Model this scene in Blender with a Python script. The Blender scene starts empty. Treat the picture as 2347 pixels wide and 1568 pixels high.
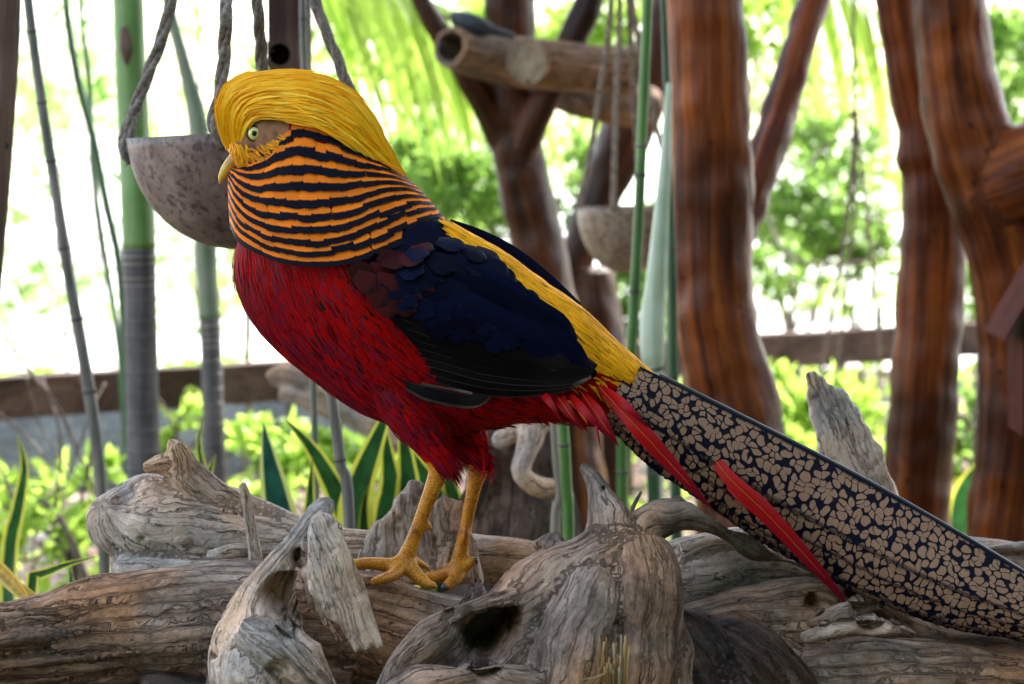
import bpy, math, random
import numpy as np
from mathutils import Vector, Matrix, noise, kdtree
from mathutils.bvhtree import BVHTree

random.seed(7)
RNG = np.random.default_rng(7)
SC = bpy.context.scene

# ------------------------------------------------------------------ camera
F_PX = 5555.0            # focal length in picture units (a picture 2347 x 1568 units)
CX, CY = 1173.5, 784.0
PITCH = math.atan((784 - 295) / F_PX)
CAM = Vector((0.0, -2.0, 0.3727))
cam_d = bpy.data.cameras.new('camera')
cam = bpy.data.objects.new('camera', cam_d)
SC.collection.objects.link(cam)
cam.location = CAM
cam.rotation_euler = (math.pi / 2 - PITCH, 0, 0)
cam_d.sensor_width = 36.0
cam_d.lens = 36.0 * F_PX / 2347.0
cam_d.clip_end = 500
cam_d.clip_start = 0.05
cam_d.dof.use_dof = True
cam_d.dof.focus_distance = 1.99
cam_d.dof.aperture_fstop = 7.5
SC.camera = cam

# ------------------------------------------------------------------ sky, sun, exposure
SUN_DIR = Vector((0.45, 0.55, 0.85)).normalized()      # towards the sun
world = bpy.data.worlds.new('World'); SC.world = world; world.use_nodes = True
wn = world.node_tree.nodes; wl = world.node_tree.links
wn.clear()
sky_n = wn.new('ShaderNodeTexSky'); sky_n.sky_type = 'NISHITA'; sky_n.sun_disc = False
sky_n.sun_elevation = math.asin(SUN_DIR.z)
sky_n.sun_rotation = math.atan2(SUN_DIR.x, SUN_DIR.y)
sky_n.air_density = 1.2; sky_n.dust_density = 1.0; sky_n.ozone_density = 1.0
hs_n = wn.new('ShaderNodeHueSaturation'); hs_n.inputs['Saturation'].default_value = 0.6
bg_n = wn.new('ShaderNodeBackground'); bg_n.inputs['Strength'].default_value = 0.13
wo_n = wn.new('ShaderNodeOutputWorld')
wl.new(sky_n.outputs[0], hs_n.inputs['Color']); wl.new(hs_n.outputs[0], bg_n.inputs['Color']); wl.new(bg_n.outputs[0], wo_n.inputs[0])
sun_d = bpy.data.lights.new('sun', 'SUN'); sun_d.energy = 4.0; sun_d.angle = math.radians(1.0); sun_d.color = (1.0, 0.96, 0.9)
sun = bpy.data.objects.new('sun', sun_d); SC.collection.objects.link(sun)
sun.rotation_euler = SUN_DIR.to_track_quat('Z', 'Y').to_euler()
sun.location = (3, 3, 5)
SC.view_settings.view_transform = 'Standard'; SC.view_settings.look = 'None'
SC.view_settings.exposure = 2.4; SC.view_settings.gamma = 1.0
SC.cycles.max_bounces = 8; SC.cycles.transparent_max_bounces = 8
SC.cycles.use_denoising = True

# ------------------------------------------------------------------ helpers
FW = Vector((0, math.cos(PITCH), -math.sin(PITCH)))
UP = Vector((0, math.sin(PITCH), math.cos(PITCH)))
GROUND = -0.35

def ray(px, py):
    return FW + Vector((1, 0, 0)) * ((px - CX) / F_PX) + UP * (-(py - CY) / F_PX)
def P(px, py, Y=0.0):
    d = ray(px, py)
    return CAM + d * ((Y - CAM.y) / d.y)
def S(Y=0.0):
    return (Y - CAM.y) / F_PX
def proj(v):
    d = Vector(v) - CAM
    w = d.dot(FW)
    return (CX + F_PX * d.x / w, CY - F_PX * d.dot(UP) / w)

def cr(pts, n):
    """Catmull-Rom resample of a list of tuples to n points, evenly by parameter."""
    a = np.array(pts, float)
    if len(a) == 2:
        t = np.linspace(0, 1, n)[:, None]
        return a[0] * (1 - t) + a[1] * t
    p = np.vstack([2 * a[0] - a[1], a, 2 * a[-1] - a[-2]])
    # chord length spacing
    seg = np.linalg.norm(np.diff(a[:, :min(3, a.shape[1])], axis=0), axis=1) + 1e-9
    cum = np.concatenate([[0], np.cumsum(seg)])
    out = []
    for s in np.linspace(0, cum[-1], n):
        i = min(int(np.searchsorted(cum, s, side='right') - 1), len(seg) - 1)
        t = (s - cum[i]) / seg[i]
        p0, p1, p2, p3 = p[i], p[i + 1], p[i + 2], p[i + 3]
        out.append(0.5 * ((2 * p1) + (-p0 + p2) * t + (2 * p0 - 5 * p1 + 4 * p2 - p3) * t * t + (-p0 + 3 * p1 - 3 * p2 + p3) * t ** 3))
    return np.array(out)

def root_loc(o):
    l = Vector((0, 0, 0))
    while o is not None:
        l += o.location
        o = o.parent
    return l

def tag(o, label=None, cat=None, group=None, kind=None):
    if label: o['label'] = label
    if cat: o['category'] = cat
    if group: o['group'] = group
    if kind: o['kind'] = kind
    return o

def thing(name, loc, label, cat, group=None):
    o = bpy.data.objects.new(name, None)
    SC.collection.objects.link(o)
    o.empty_display_size = 0.03
    o.location = loc
    return tag(o, label, cat, group)

def new_mesh(name, verts, faces, mats, uv=None, attr=None, midx=None, smooth=True, org=(0, 0, 0)):
    v = np.asarray(verts, float).reshape(-1, 3) - np.array(org)
    me = bpy.data.meshes.new(name)
    me.from_pydata(v.tolist() if len(v) < 200000 else v, [], faces if isinstance(faces, list) else faces.tolist())
    if not isinstance(mats, (list, tuple)): mats = [mats]
    for m in mats: me.materials.append(m)
    if smooth: me.polygons.foreach_set('use_smooth', np.ones(len(me.polygons), bool))
    if midx is not None: me.polygons.foreach_set('material_index', np.asarray(midx, np.int32))
    if uv is not None:
        l = me.uv_layers.new(name='UVMap')
        li = np.empty(len(me.loops), np.int32); me.loops.foreach_get('vertex_index', li)
        l.data.foreach_set('uv', np.asarray(uv, np.float32)[li].ravel())
    if attr:
        for k, a in attr.items():
            a = np.asarray(a, np.float32)
            if a.ndim == 1:
                at = me.attributes.new(k, 'FLOAT', 'POINT'); at.data.foreach_set('value', a)
            else:
                at = me.attributes.new(k, 'FLOAT_VECTOR', 'POINT'); at.data.foreach_set('vector', a.ravel())
    me.update()
    return me

def mk(name, verts, faces, mats, parent=None, loc=None, **kw):
    """one mesh object from world-space verts; child of parent, or top-level with its origin at loc"""
    org = root_loc(parent) if parent is not None else Vector(loc if loc is not None else (0, 0, 0))
    me = new_mesh(name, verts, faces, mats, org=org, **kw)
    o = bpy.data.objects.new(name, me)
    SC.collection.objects.link(o)
    if parent is not None: o.parent = parent
    else: o.location = org
    return o

def place(name, me, M, parent):
    """object sharing mesh data, world matrix M, under parent (whose chain only translates)"""
    o = bpy.data.objects.new(name, me)
    SC.collection.objects.link(o)
    o.parent = parent
    o.matrix_basis = Matrix.Translation(-root_loc(parent)) @ M
    return o

class Acc:
    """collects geometry for one mesh"""
    def __init__(s): s.v = []; s.f = []; s.uv = []; s.mi = []; s.g = []; s.n = 0
    def add(s, v, f, uv=None, mi=0, g=None):
        v = np.asarray(v, float).reshape(-1, 3)
        s.v.append(v); s.f.extend([tuple(int(i) + s.n for i in q) for q in f]); s.mi.extend([mi] * len(f))
        s.uv.append(np.zeros((len(v), 2)) if uv is None else np.asarray(uv, float))
        s.g.append(np.zeros((len(v), 3)) if g is None else np.asarray(g, float))
        s.n += len(v)
    def V(s): return np.vstack(s.v)
    def build(s, name, mats, parent=None, loc=None, smooth=True, grain=False):
        return mk(name, s.V(), s.f, mats, parent, loc, uv=np.vstack(s.uv), midx=s.mi, smooth=smooth,
                  attr={'grain': np.vstack(s.g)} if grain else None)

def frames(c):
    """parallel transport frames along polyline c (n,3)"""
    n = len(c)
    t = np.gradient(c, axis=0); t /= np.linalg.norm(t, axis=1)[:, None] + 1e-12
    a = np.array([0, 1.0, 0]) if abs(t[0][1]) < 0.8 else np.array([1.0, 0, 0])
    u = np.cross(t[0], a); u /= np.linalg.norm(u)
    us = [u]
    for i in range(1, n):
        u = us[-1] - t[i] * np.dot(us[-1], t[i]); u /= np.linalg.norm(u); us.append(u)
    us = np.array(us); ws = np.cross(t, us)
    return t, us, ws

def tube(c, r, ns=12, cap=True, flat=None, wob=0.0, seed=0, jag0=0.0, jag1=0.0, twist=0.0):
    """closed tube; c centres (n,3), r radii (n). returns v,f,uv,grain"""
    c = np.asarray(c, float); n = len(c); r = np.broadcast_to(np.asarray(r, float), (n,))
    t, u, w = frames(c)
    s = np.concatenate([[0], np.cumsum(np.linalg.norm(np.diff(c, axis=0), axis=1))])
    th = np.linspace(0, 2 * math.pi, ns, endpoint=False)
    V = np.empty((n, ns, 3)); G = np.empty((n, ns, 3)); UVv = np.empty((n, ns, 2))
    for i in range(n):
        a = th + twist * s[i]
        rr = np.full(ns, r[i])
        if wob:
            rr = rr * (1 + wob * np.array([noise.noise((math.cos(x) * 1.1 + seed, math.sin(x) * 1.1, s[i] * 9 + seed)) for x in th]))
        fl = 1.0 if flat is None else flat
        ca, sa = np.cos(a) * rr, np.sin(a) * rr * fl
        V[i] = c[i] + ca[:, None] * u[i] + sa[:, None] * w[i]
        G[i, :, 0] = np.cos(th) * r.mean(); G[i, :, 1] = np.sin(th) * r.mean(); G[i, :, 2] = s[i]
        UVv[i, :, 0] = th / (2 * math.pi); UVv[i, :, 1] = s[i]
    if jag0: 
        for j in range(ns):
            k = noise.noise((j * 0.9 + seed * 3.1, 1.7, seed)) + 0.6 * random.uniform(-1, 1)
            V[0, j] -= t[0] * jag0 * k; V[1, j] -= t[0] * jag0 * 0.4 * k
    if jag1:
        for j in range(ns):
            k = noise.noise((j * 0.9 + seed * 5.3, 4.7, seed)) + 0.6 * random.uniform(-1, 1)
            V[-1, j] += t[-1] * jag1 * k; V[-2, j] += t[-1] * jag1 * 0.4 * k
    f = []
    for i in range(n - 1):
        for j in range(ns):
            j2 = (j + 1) % ns
            f.append((i * ns + j, i * ns + j2, (i + 1) * ns + j2, (i + 1) * ns + j))
    v = V.reshape(-1, 3); g = G.reshape(-1, 3); uv = UVv.reshape(-1, 2)
    if cap:
        v = np.vstack([v, c[0][None], c[-1][None]]); k0 = n * ns; k1 = k0 + 1
        g = np.vstack([g, [[0, 0, s[0]]], [[0, 0, s[-1]]]]); uv = np.vstack([uv, [[0.5, s[0]]], [[0.5, s[-1]]]])
        for j in range(ns):
            j2 = (j + 1) % ns
            f.append((k0, j2, j)); f.append((k1, (n - 1) * ns + j, (n - 1) * ns + j2))
    return v, f, uv, g

def px_path(pts, n, last_is_radius=True):
    """pts (px,py,Y,r_px) -> smooth world centres and radii"""
    a = cr(pts, n)
    c = np.array([P(x[0], x[1], x[2]) for x in a])
    r = np.array([abs(x[3]) * S(x[2]) for x in a])
    return c, r

def remesh(v, f, voxel, smooth_it=1, smooth_fac=0.5):
    me = bpy.data.meshes.new('tmp'); me.from_pydata(np.asarray(v).tolist(), [], f)
    o = bpy.data.objects.new('tmp', me); SC.collection.objects.link(o)
    m = o.modifiers.new('r', 'REMESH'); m.mode = 'VOXEL'; m.voxel_size = voxel; m.adaptivity = 0
    if smooth_it:
        s = o.modifiers.new('s', 'SMOOTH'); s.iterations = smooth_it; s.factor = smooth_fac
    dg = bpy.context.evaluated_depsgraph_get()
    e = o.evaluated_get(dg).to_mesh()
    n = len(e.vertices); V = np.empty(n * 3, np.float32); e.vertices.foreach_get('co', V); V = V.reshape(-1, 3).astype(float)
    N = np.empty(n * 3, np.float32); e.vertices.foreach_get('normal', N); N = N.reshape(-1, 3).astype(float)
    F = [tuple(p.vertices) for p in e.polygons]
    o.evaluated_get(dg).to_mesh_clear()
    bpy.data.objects.remove(o); bpy.data.meshes.remove(me)
    return V, F, N

# ------------------------------------------------------------------ material helpers
def mat(name):
    m = bpy.data.materials.new(name); m.use_nodes = True
    nt = m.node_tree; b = nt.nodes['Principled BSDF']
    return m, nt, b
def nd(nt, t, **kw):
    n = nt.nodes.new(t)
    for k, v in kw.items():
        if k in ('operation', 'blend_type', 'feature', 'data_type', 'attribute_name', 'wave_type', 'distance', 'interpolation_type', 'noise_type', 'vector_type'):
            setattr(n, k, v)
        else:
            n.inputs[k].default_value = v
    return n
def lk(nt, a, b): nt.links.new(a, b)
def mth(nt, op, a, b=None, c=None):
    n = nt.nodes.new('ShaderNodeMath'); n.operation = op
    for i, x in enumerate((a, b, c)):
        if x is None: continue
        if isinstance(x, (int, float)): n.inputs[i].default_value = x
        else: nt.links.new(x, n.inputs[i])
    return n.outputs[0]
def ramp(nt, fac, stops, interp='LINEAR'):
    r = nt.nodes.new('ShaderNodeValToRGB'); r.color_ramp.interpolation = interp
    el = r.color_ramp.elements
    while len(el) < len(stops): el.new(0.5)
    for e, (p, c) in zip(el, stops):
        e.position = p; e.color = (c[0], c[1], c[2], 1)
    nt.links.new(fac, r.inputs[0])
    return r.outputs[0]
def mix(nt, fac, a, b, mode='MIX'):
    n = nt.nodes.new('ShaderNodeMix'); n.data_type = 'RGBA'; n.blend_type = mode
    for s, x in ((n.inputs[0], fac), (n.inputs[6], a), (n.inputs[7], b)):
        if isinstance(x, (int, float)): s.default_value = x
        elif isinstance(x, tuple): s.default_value = (*x, 1) if len(x) == 3 else x
        else: nt.links.new(x, s)
    return n.outputs[2]
def tex(nt, t, vec=None, **kw):
    n = nd(nt, t, **kw)
    if vec is not None: nt.links.new(vec, n.inputs['Vector'])
    return n
def vmap(nt, vec, scale=(1, 1, 1), loc=(0, 0, 0)):
    n = nt.nodes.new('ShaderNodeMapping'); n.inputs['Scale'].default_value = scale; n.inputs['Location'].default_value = loc
    nt.links.new(vec, n.inputs[0]); return n.outputs[0]
def bump(nt, h, strength, dist, b):
    n = nt.nodes.new('ShaderNodeBump'); n.inputs['Strength'].default_value = strength; n.inputs['Distance'].default_value = dist
    nt.links.new(h, n.inputs['Height']); nt.links.new(n.outputs[0], b.inputs['Normal']); return n
def coord(nt, which='Object'): return nt.nodes.new('ShaderNodeTexCoord').outputs[which]
def attr(nt, name, out='Vector'):
    n = nt.nodes.new('ShaderNodeAttribute'); n.attribute_name = name; return n.outputs[out]
def sep(nt, vec):
    n = nt.nodes.new('ShaderNodeSeparateXYZ'); nt.links.new(vec, n.inputs[0]); return n.outputs

def driftwood(name, pale, mid, dark, stain=0.45, bstr=0.6, rough=0.8, gs=1.0):
    m, nt, b = mat(name)
    g = attr(nt, 'grain')
    wob_n = tex(nt, 'ShaderNodeTexNoise', coord(nt), Scale=22.0, Detail=2.0)
    wv = nt.nodes.new('ShaderNodeVectorMath'); wv.operation = 'MULTIPLY_ADD'
    lk(nt, wob_n.outputs['Color'], wv.inputs[0]); wv.inputs[1].default_value = (0.016, 0.016, 0.0); lk(nt, g, wv.inputs[2]); g = wv.outputs[0]
    n1 = tex(nt, 'ShaderNodeTexNoise', vmap(nt, g, (150 * gs, 150 * gs, 9)), Scale=1.0, Detail=8.0, Roughness=0.72)
    n2 = tex(nt, 'ShaderNodeTexNoise', vmap(nt, g, (620 * gs, 620 * gs, 26)), Scale=1.0, Detail=4.0, Roughness=0.6)
    n3 = tex(nt, 'ShaderNodeTexNoise', coord(nt), Scale=15.0, Detail=7.0, Roughness=0.68)
    n4 = tex(nt, 'ShaderNodeTexNoise', coord(nt), Scale=260.0, Detail=3.0, Roughness=0.6)
    n5 = tex(nt, 'ShaderNodeTexNoise', vmap(nt, g, (80 * gs, 80 * gs, 3.0), (3.3, 1.7, 5.1)), Scale=1.0, Detail=5.0, Roughness=0.6)
    n6 = tex(nt, 'ShaderNodeTexNoise', coord(nt), Scale=42.0, Detail=6.0, Roughness=0.7)
    c1 = ramp(nt, n1.outputs[0], [(0.28, dark), (0.42, mid), (0.62, pale)])
    lines = ramp(nt, n2.outputs[0], [(0.34, (0.5, 0.47, 0.45)), (0.47, (1, 1, 1))])
    c2 = mix(nt, 0.8, c1, lines, 'MULTIPLY')
    ck = mth(nt, 'ABSOLUTE', mth(nt, 'SUBTRACT', n5.outputs[0], 0.5))
    crk = ramp(nt, ck, [(0.003, (0.08, 0.065, 0.055)), (0.014, (1, 1, 1))])
    c2 = mix(nt, ramp(nt, n3.outputs[0], [(0.40, (0.0, 0.0, 0.0)), (0.60, (0.95, 0.95, 0.95))]), c2, mix(nt, 1.0, c2, crk, 'MULTIPLY'))
    st = ramp(nt, n3.outputs[0], [(0.34, tuple(x * 0.7 + 0.05 for x in mid)), (0.56, (1, 1, 1))])
    c3 = mix(nt, stain, c2, mix(nt, 1.0, c2, st, 'MULTIPLY'))
    st2 = ramp(nt, n6.outputs[0], [(0.34, (0.45, 0.40, 0.36)), (0.47, (1, 1, 1)), (0.68, (1.35, 1.33, 1.31))])
    c3 = mix(nt, 0.75, c3, st2, 'MULTIPLY')
    warm = tex(nt, 'ShaderNodeTexNoise', coord(nt), Scale=8.0, Detail=3.0)
    c4 = mix(nt, ramp(nt, warm.outputs[0], [(0.38, (0, 0, 0)), (0.60, (1, 1, 1))]), c3, mix(nt, 1.0, c3, (1.22, 0.86, 0.58), 'MULTIPLY'))
    sp = ramp(nt, n4.outputs[0], [(0.33, (0.35, 0.33, 0.32)), (0.42, (1, 1, 1))])
    c5 = mix(nt, 0.5, c4, sp, 'MULTIPLY')
    lk(nt, c5, b.inputs['Base Color'])
    b.inputs['Roughness'].default_value = rough
    b.inputs['Specular IOR Level'].default_value = 0.25
    h = mth(nt, 'ADD', mth(nt, 'MULTIPLY', n1.outputs[0], 0.9), mth(nt, 'ADD', mth(nt, 'MULTIPLY', n2.outputs[0], 0.5), mth(nt, 'ADD', mth(nt, 'MULTIPLY', n4.outputs[0], 0.25), mth(nt, 'MULTIPLY', mth(nt, 'MINIMUM', mth(nt, 'MULTIPLY', ck, 30), 0.6), 0.9))))
    bump(nt, h, bstr, 0.004, b)
    return m

M = {}
M['wood_grey'] = driftwood('driftwood_grey', (0.60, 0.54, 0.51), (0.40, 0.345, 0.315), (0.07, 0.053, 0.046), bstr=0.9)
M['wood_pale'] = driftwood('driftwood_pale', (0.68, 0.63, 0.59), (0.50, 0.445, 0.405), (0.10, 0.078, 0.066), stain=0.55, bstr=0.9)
M['wood_brown'] = driftwood('driftwood_brown', (0.42, 0.335, 0.27), (0.215, 0.148, 0.105), (0.026, 0.015, 0.009), stain=0.65, bstr=1.0)
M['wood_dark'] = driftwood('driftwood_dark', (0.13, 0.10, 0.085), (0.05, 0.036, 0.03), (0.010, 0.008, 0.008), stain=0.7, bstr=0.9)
M['wood_smooth'] = driftwood('driftwood_smooth', (0.46, 0.385, 0.34), (0.28, 0.21, 0.17), (0.075, 0.048, 0.035), stain=0.85, bstr=0.9, gs=0.8)

def feather_mat(name, base, tip=None, barb=0.5, rough=0.5, sheen=0.0, var=0.25, spec=0.07, tip_pos=(0.6, 0.8), edge=None):
    """colour runs along the vane (uv y), fine barbs across it, each feather slightly different"""
    m, nt, b = mat(name)
    uv = coord(nt, 'UV'); s = sep(nt, uv)
    col = base
    if tip is not None:
        w = tex(nt, 'ShaderNodeTexNoise', vmap(nt, uv, (26, 2.0, 1)), Scale=1.0, Detail=2.0)
        pos = mth(nt, 'ADD', s[1], mth(nt, 'MULTIPLY', mth(nt, 'SUBTRACT', w.outputs[0], 0.5), 0.12))
        col = ramp(nt, pos, [(tip_pos[0], base), (tip_pos[1], tip)])
    if edge is not None:
        eu = mth(nt, 'ABSOLUTE', mth(nt, 'SUBTRACT', s[0], 0.5))
        col = mix(nt, ramp(nt, eu, [(0.43, (0, 0, 0)), (0.49, (1, 1, 1))]), col, edge)
    oi = nt.nodes.new('ShaderNodeObjectInfo')
    geo = nt.nodes.new('ShaderNodeNewGeometry')
    rnd = mth(nt, 'FRACT', mth(nt, 'ADD', oi.outputs['Random'], geo.outputs['Random Per Island']))
    bar = tex(nt, 'ShaderNodeTexNoise', vmap(nt, uv, (40, 1.5, 1)), Scale=1.0, Detail=3.0)
    val = mth(nt, 'ADD', mth(nt, 'MULTIPLY', rnd, 2 * var), 1 - var)
    val = mth(nt, 'MULTIPLY', val, mth(nt, 'ADD', mth(nt, 'MULTIPLY', bar.outputs[0], barb), 1 - barb * 0.5))
    cc = nt.nodes.new('ShaderNodeCombineColor')
    for i in range(3): lk(nt, val, cc.inputs[i])
    c = mix(nt, 1.0, col, cc.outputs[0], 'MULTIPLY')
    lk(nt, c, b.inputs['Base Color'])
    b.inputs['Roughness'].default_value = rough
    b.inputs['Specular IOR Level'].default_value = spec
    b.inputs['Sheen Weight'].default_value = sheen
    b.inputs['Sheen Roughness'].default_value = 0.4
    bump(nt, bar.outputs[0], 0.35, 0.0006, b)
    return m
NAVY = (0.002, 0.0025, 0.009)
M['crest'] = feather_mat('feather_crest_yellow', (0.95, 0.43, 0.002), rough=0.33, var=0.16, barb=0.3, sheen=0.0, spec=0.14)
M['cape'] = feather_mat('feather_cape_orange', (0.82, 0.19, 0.010), NAVY, rough=0.5, var=0.14, barb=0.35, tip_pos=(0.62, 0.67))
M['crest_light'] = feather_mat('feather_crest_light', (1.0, 0.60, 0.03), rough=0.35, var=0.12, barb=0.3, spec=0.2)
M['crest_deep'] = feather_mat('feather_crest_deep', (0.80, 0.28, 0.002), rough=0.4, var=0.15, barb=0.3)
M['cheek'] = feather_mat('feather_cheek', (0.72, 0.26, 0.03), rough=0.5, var=0.3)
M['cape_base'] = feather_mat('feather_cape_under', (0.62, 0.14, 0.01), rough=0.7, var=0.1)
M['red'] = feather_mat('feather_red', (0.36, 0.002, 0.002), rough=0.5, spec=0.05, var=0.28, sheen=0.0)
M['body_red'] = feather_mat('feather_red_down', (0.26, 0.002, 0.003), rough=0.6, var=0.05)
M['crimson'] = feather_mat('feather_crimson', (0.16, 0.003, 0.018), rough=0.4, var=0.4, sheen=0.0, spec=0.14)
M['deepred'] = feather_mat('feather_deep_red', (0.13, 0.0015, 0.003), rough=0.5, spec=0.05, var=0.35, sheen=0.0)
M['umber'] = feather_mat('feather_umber', (0.028, 0.008, 0.006), rough=0.6, var=0.4)
M['maroon'] = feather_mat('feather_maroon', (0.035, 0.003, 0.003), (0.018, 0.003, 0.004), rough=0.55, var=0.4)
M['navy'] = feather_mat('feather_navy', (0.0015, 0.0028, 0.015), (0.005, 0.008, 0.022), rough=0.5, var=0.5, sheen=0.0, spec=0.05, tip_pos=(0.88, 0.98))
M['wingblack'] = feather_mat('feather_wing_black', (0.005, 0.004, 0.005), (0.012, 0.010, 0.010), rough=0.55, spec=0.05, edge=(0.035, 0.03, 0.028), var=0.4)
M['gold'] = feather_mat('feather_back_gold', (0.85, 0.36, 0.004), rough=0.45, var=0.3, sheen=0.0)
M['goldline'] = feather_mat('feather_back_dark', (0.16, 0.06, 0.006), rough=0.6, var=0.4)
M['plume'] = feather_mat('feather_plume_scarlet', (0.36, 0.004, 0.004), (0.16, 0.003, 0.014), rough=0.35, var=0.15, barb=0.25, spec=0.14, tip_pos=(0.3, 0.95))
M['quill'] = feather_mat('feather_quill', (0.62, 0.12, 0.02), rough=0.4)
M['primary'] = feather_mat('feather_primary_grey', (0.05, 0.043, 0.04), (0.13, 0.11, 0.10), rough=0.5, var=0.2)
# ================================================================== THE PHEASANT
def solid_loft(rings, nv, nu, closed_ends=True, ofs=0.0):
    """rings: list of (side-view curve [(px,py),..], half width px). Each ring runs along the near
    side and back along the far side.  returns v,f and the sampling function near(u,v)->(px,py,depth)"""
    curves = np.array([cr(c, nv) if len(c) > 2 else ell(c, nv) for c, h in rings])
    hws = np.array([h for c, h in rings], float)
    flat = curves.reshape(len(rings), -1)
    full = cr(np.hstack([flat, hws[:, None]]).tolist(), nu) if len(rings) > 2 else None
    return full

def ell(c, nv):
    a, b = np.array(c[0], float), np.array(c[1], float)
    t = np.linspace(0, math.pi, nv)[:, None]
    return (a + b) / 2 + (a - b) / 2 * np.cos(t)

def loft_mesh(rings, nv=16, nu=40, power=1.0, Y0=0.0):
    full = solid_loft(rings, nv, nu)
    V = []
    vv = np.linspace(0, 1, nv)
    dep = np.sin(math.pi * vv) ** power
    for row in full:
        c = row[:-1].reshape(nv, 2); h = max(row[-1], 1.0)
        near = [P(c[k, 0], c[k, 1], Y0 - dep[k] * h * S()) for k in range(nv)]
        far = [P(c[k, 0], c[k, 1], Y0 + dep[k] * h * S()) for k in range(nv - 2, 0, -1)]
        V.append(near + far)
    m = len(V[0]); V = np.array(V)
    n = len(V)
    f = [(i * m + j, i * m + (j + 1) % m, (i + 1) * m + (j + 1) % m, (i + 1) * m + j) for i in range(n - 1) for j in range(m)]
    v = V.reshape(-1, 3)
    c0, c1 = V[0].mean(0), V[-1].mean(0)
    v = np.vstack([v, c0[None], c1[None]])
    f += [(n * m, (j + 1) % m, j) for j in range(m)] + [(n * m + 1, (n - 1) * m + j, (n - 1) * m + (j + 1) % m) for j in range(m)]
    return v, f

BIRD = thing('golden_pheasant', P(960, 1320, 0.0), 'golden pheasant with yellow crest, barred orange cape and red breast standing on driftwood', 'pheasant')

torso = [(((560, 500), (536, 585)), 14), (((640, 450), (536, 640)), 78), (((760, 425), (566, 722)), 128), (((880, 430), (628, 800)), 152),
         (((980, 478), (715, 872)), 165), (((1062, 528), (812, 940)), 166), (((1150, 578), (935, 985)), 156), (((1242, 644), (1080, 985)), 136),
         (((1332, 708), (1225, 968)), 108), (((1418, 788), (1335, 972)), 74), (((1490, 850), (1430, 985)), 42), (((1530, 880), (1490, 985)), 26)]
v1, f1 = loft_mesh(torso, 18, 60)
neck = [(((520, 330), (548, 392)), 30), (((535, 250), (560, 400)), 48), (((600, 205), (585, 420)), 62), (((690, 205), (590, 480)), 74), (((800, 260), (570, 540)), 96),
        (((900, 400), (560, 600)), 120), (((960, 450), (600, 700)), 135)]
v2, f2 = loft_mesh(neck, 16, 40)
acc = Acc(); acc.add(v1, f1); acc.add(v2, f2)
def body_limb(pts, n=16, ns=12):
    c, r = px_path(pts, n); v, f, uv, g = tube(c, r, ns); acc.add(v, f)
YL, YR = -0.030, 0.030
# near leg
body_limb([(915, 880, YL + .012, 80), (955, 955, YL + .008, 66), (988, 1018, YL + .003, 42), (1008, 1058, YL, 31), (1012, 1072, YL, 27)], 14)
body_limb([(1013, 1050, YL, 24), (1008, 1075, YL, 26), (995, 1110, YL, 21), (972, 1170, YL, 17.5), (948, 1235, YL, 17.5), (932, 1275, YL, 21), (924, 1296, YL, 21)], 24)
body_limb([(972, 1200, YL, 10), (984, 1208, YL + .001, 10), (988, 1216, YL + .002, 6)], 6, 8)            # spur
# near toes
body_limb([(932, 1285, YL, 23), (900, 1296, YL - .004, 19), (862, 1292, YL - .008, 16), (825, 1292, YL - .012, 14), (790, 1300, YL - .016, 10)], 20)
body_limb([(930, 1290, YL, 22), (955, 1318, YL - .008, 18), (975, 1335, YL - .016, 14), (1000, 1346, YL - .024, 9)], 16)
body_limb([(928, 1290, YL, 20), (900, 1318, YL - .02, 16), (872, 1328, YL - .035, 13), (850, 1335, YL - .045, 8)], 16)
body_limb([(935, 1275, YL, 16), (960, 1290, YL + .012, 11), (985, 1305, YL + .02, 7)], 10)
# far leg
body_limb([(1000, 880, YR, 84), (1050, 955, YR, 66), (1080, 1010, YR, 42), (1094, 1045, YR, 30)], 14)
body_limb([(1098, 1040, YR, 26), (1097, 1070, YR, 27), (1088, 1110, YR, 19), (1075, 1170, YR, 16), (1063, 1230, YR, 16), (1054, 1275, YR, 19), (1048, 1300, YR, 20)], 24)
body_limb([(1068, 1215, YR - .005, 9), (1066, 1228, YR - .008, 9), (1063, 1240, YR - .006, 7)], 6, 8)
body_limb([(1048, 1298, YR, 21), (1050, 1318, YR - .008, 17), (1030, 1338, YR - .018, 14), (1012, 1352, YR - .024, 9)], 18)
body_limb([(1046, 1302, YR, 20), (1015, 1318, YR, 16), (985, 1322, YR + .002, 13), (962, 1322, YR + .004, 9)], 16)
body_limb([(1058, 1304, YR, 16), (1068, 1300, YR - .004, 13), (1080, 1288, YR - .006, 12), (1097, 1284, YR - .006, 9)], 14)
bv, bf, bn = remesh(acc.V(), acc.f, 0.0024, 3, 0.5)

def skin_mat():
    m, nt, b = mat('leg_scales_yellow')
    v = tex(nt, 'ShaderNodeTexVoronoi', vmap(nt, coord(nt), (230, 230, 400)), Scale=1.0)
    ve = tex(nt, 'ShaderNodeTexVoronoi', vmap(nt, coord(nt), (230, 230, 400)), Scale=1.0, feature='DISTANCE_TO_EDGE')
    n = tex(nt, 'ShaderNodeTexNoise', coord(nt), Scale=55.0, Detail=5.0, Roughness=0.7)
    c = ramp(nt, n.outputs[0], [(0.30, (0.20, 0.06, 0.012)), (0.42, (0.52, 0.19, 0.014)), (0.62, (0.66, 0.29, 0.018)), (0.78, (0.68, 0.38, 0.07))])
    c = mix(nt, 0.55, c, ramp(nt, ve.outputs['Distance'], [(0.02, (0.30, 0.18, 0.10)), (0.14, (1, 1, 1))]), 'MULTIPLY')
    lk(nt, c, b.inputs['Base Color']); b.inputs['Roughness'].default_value = 0.42
    b.inputs['Specular IOR Level'].default_value = 0.25
    bump(nt, v.outputs['Distance'], -0.9, 0.002, b)
    return m
M['leg'] = skin_mat()
m, nt, b = mat('face_skin')
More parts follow.
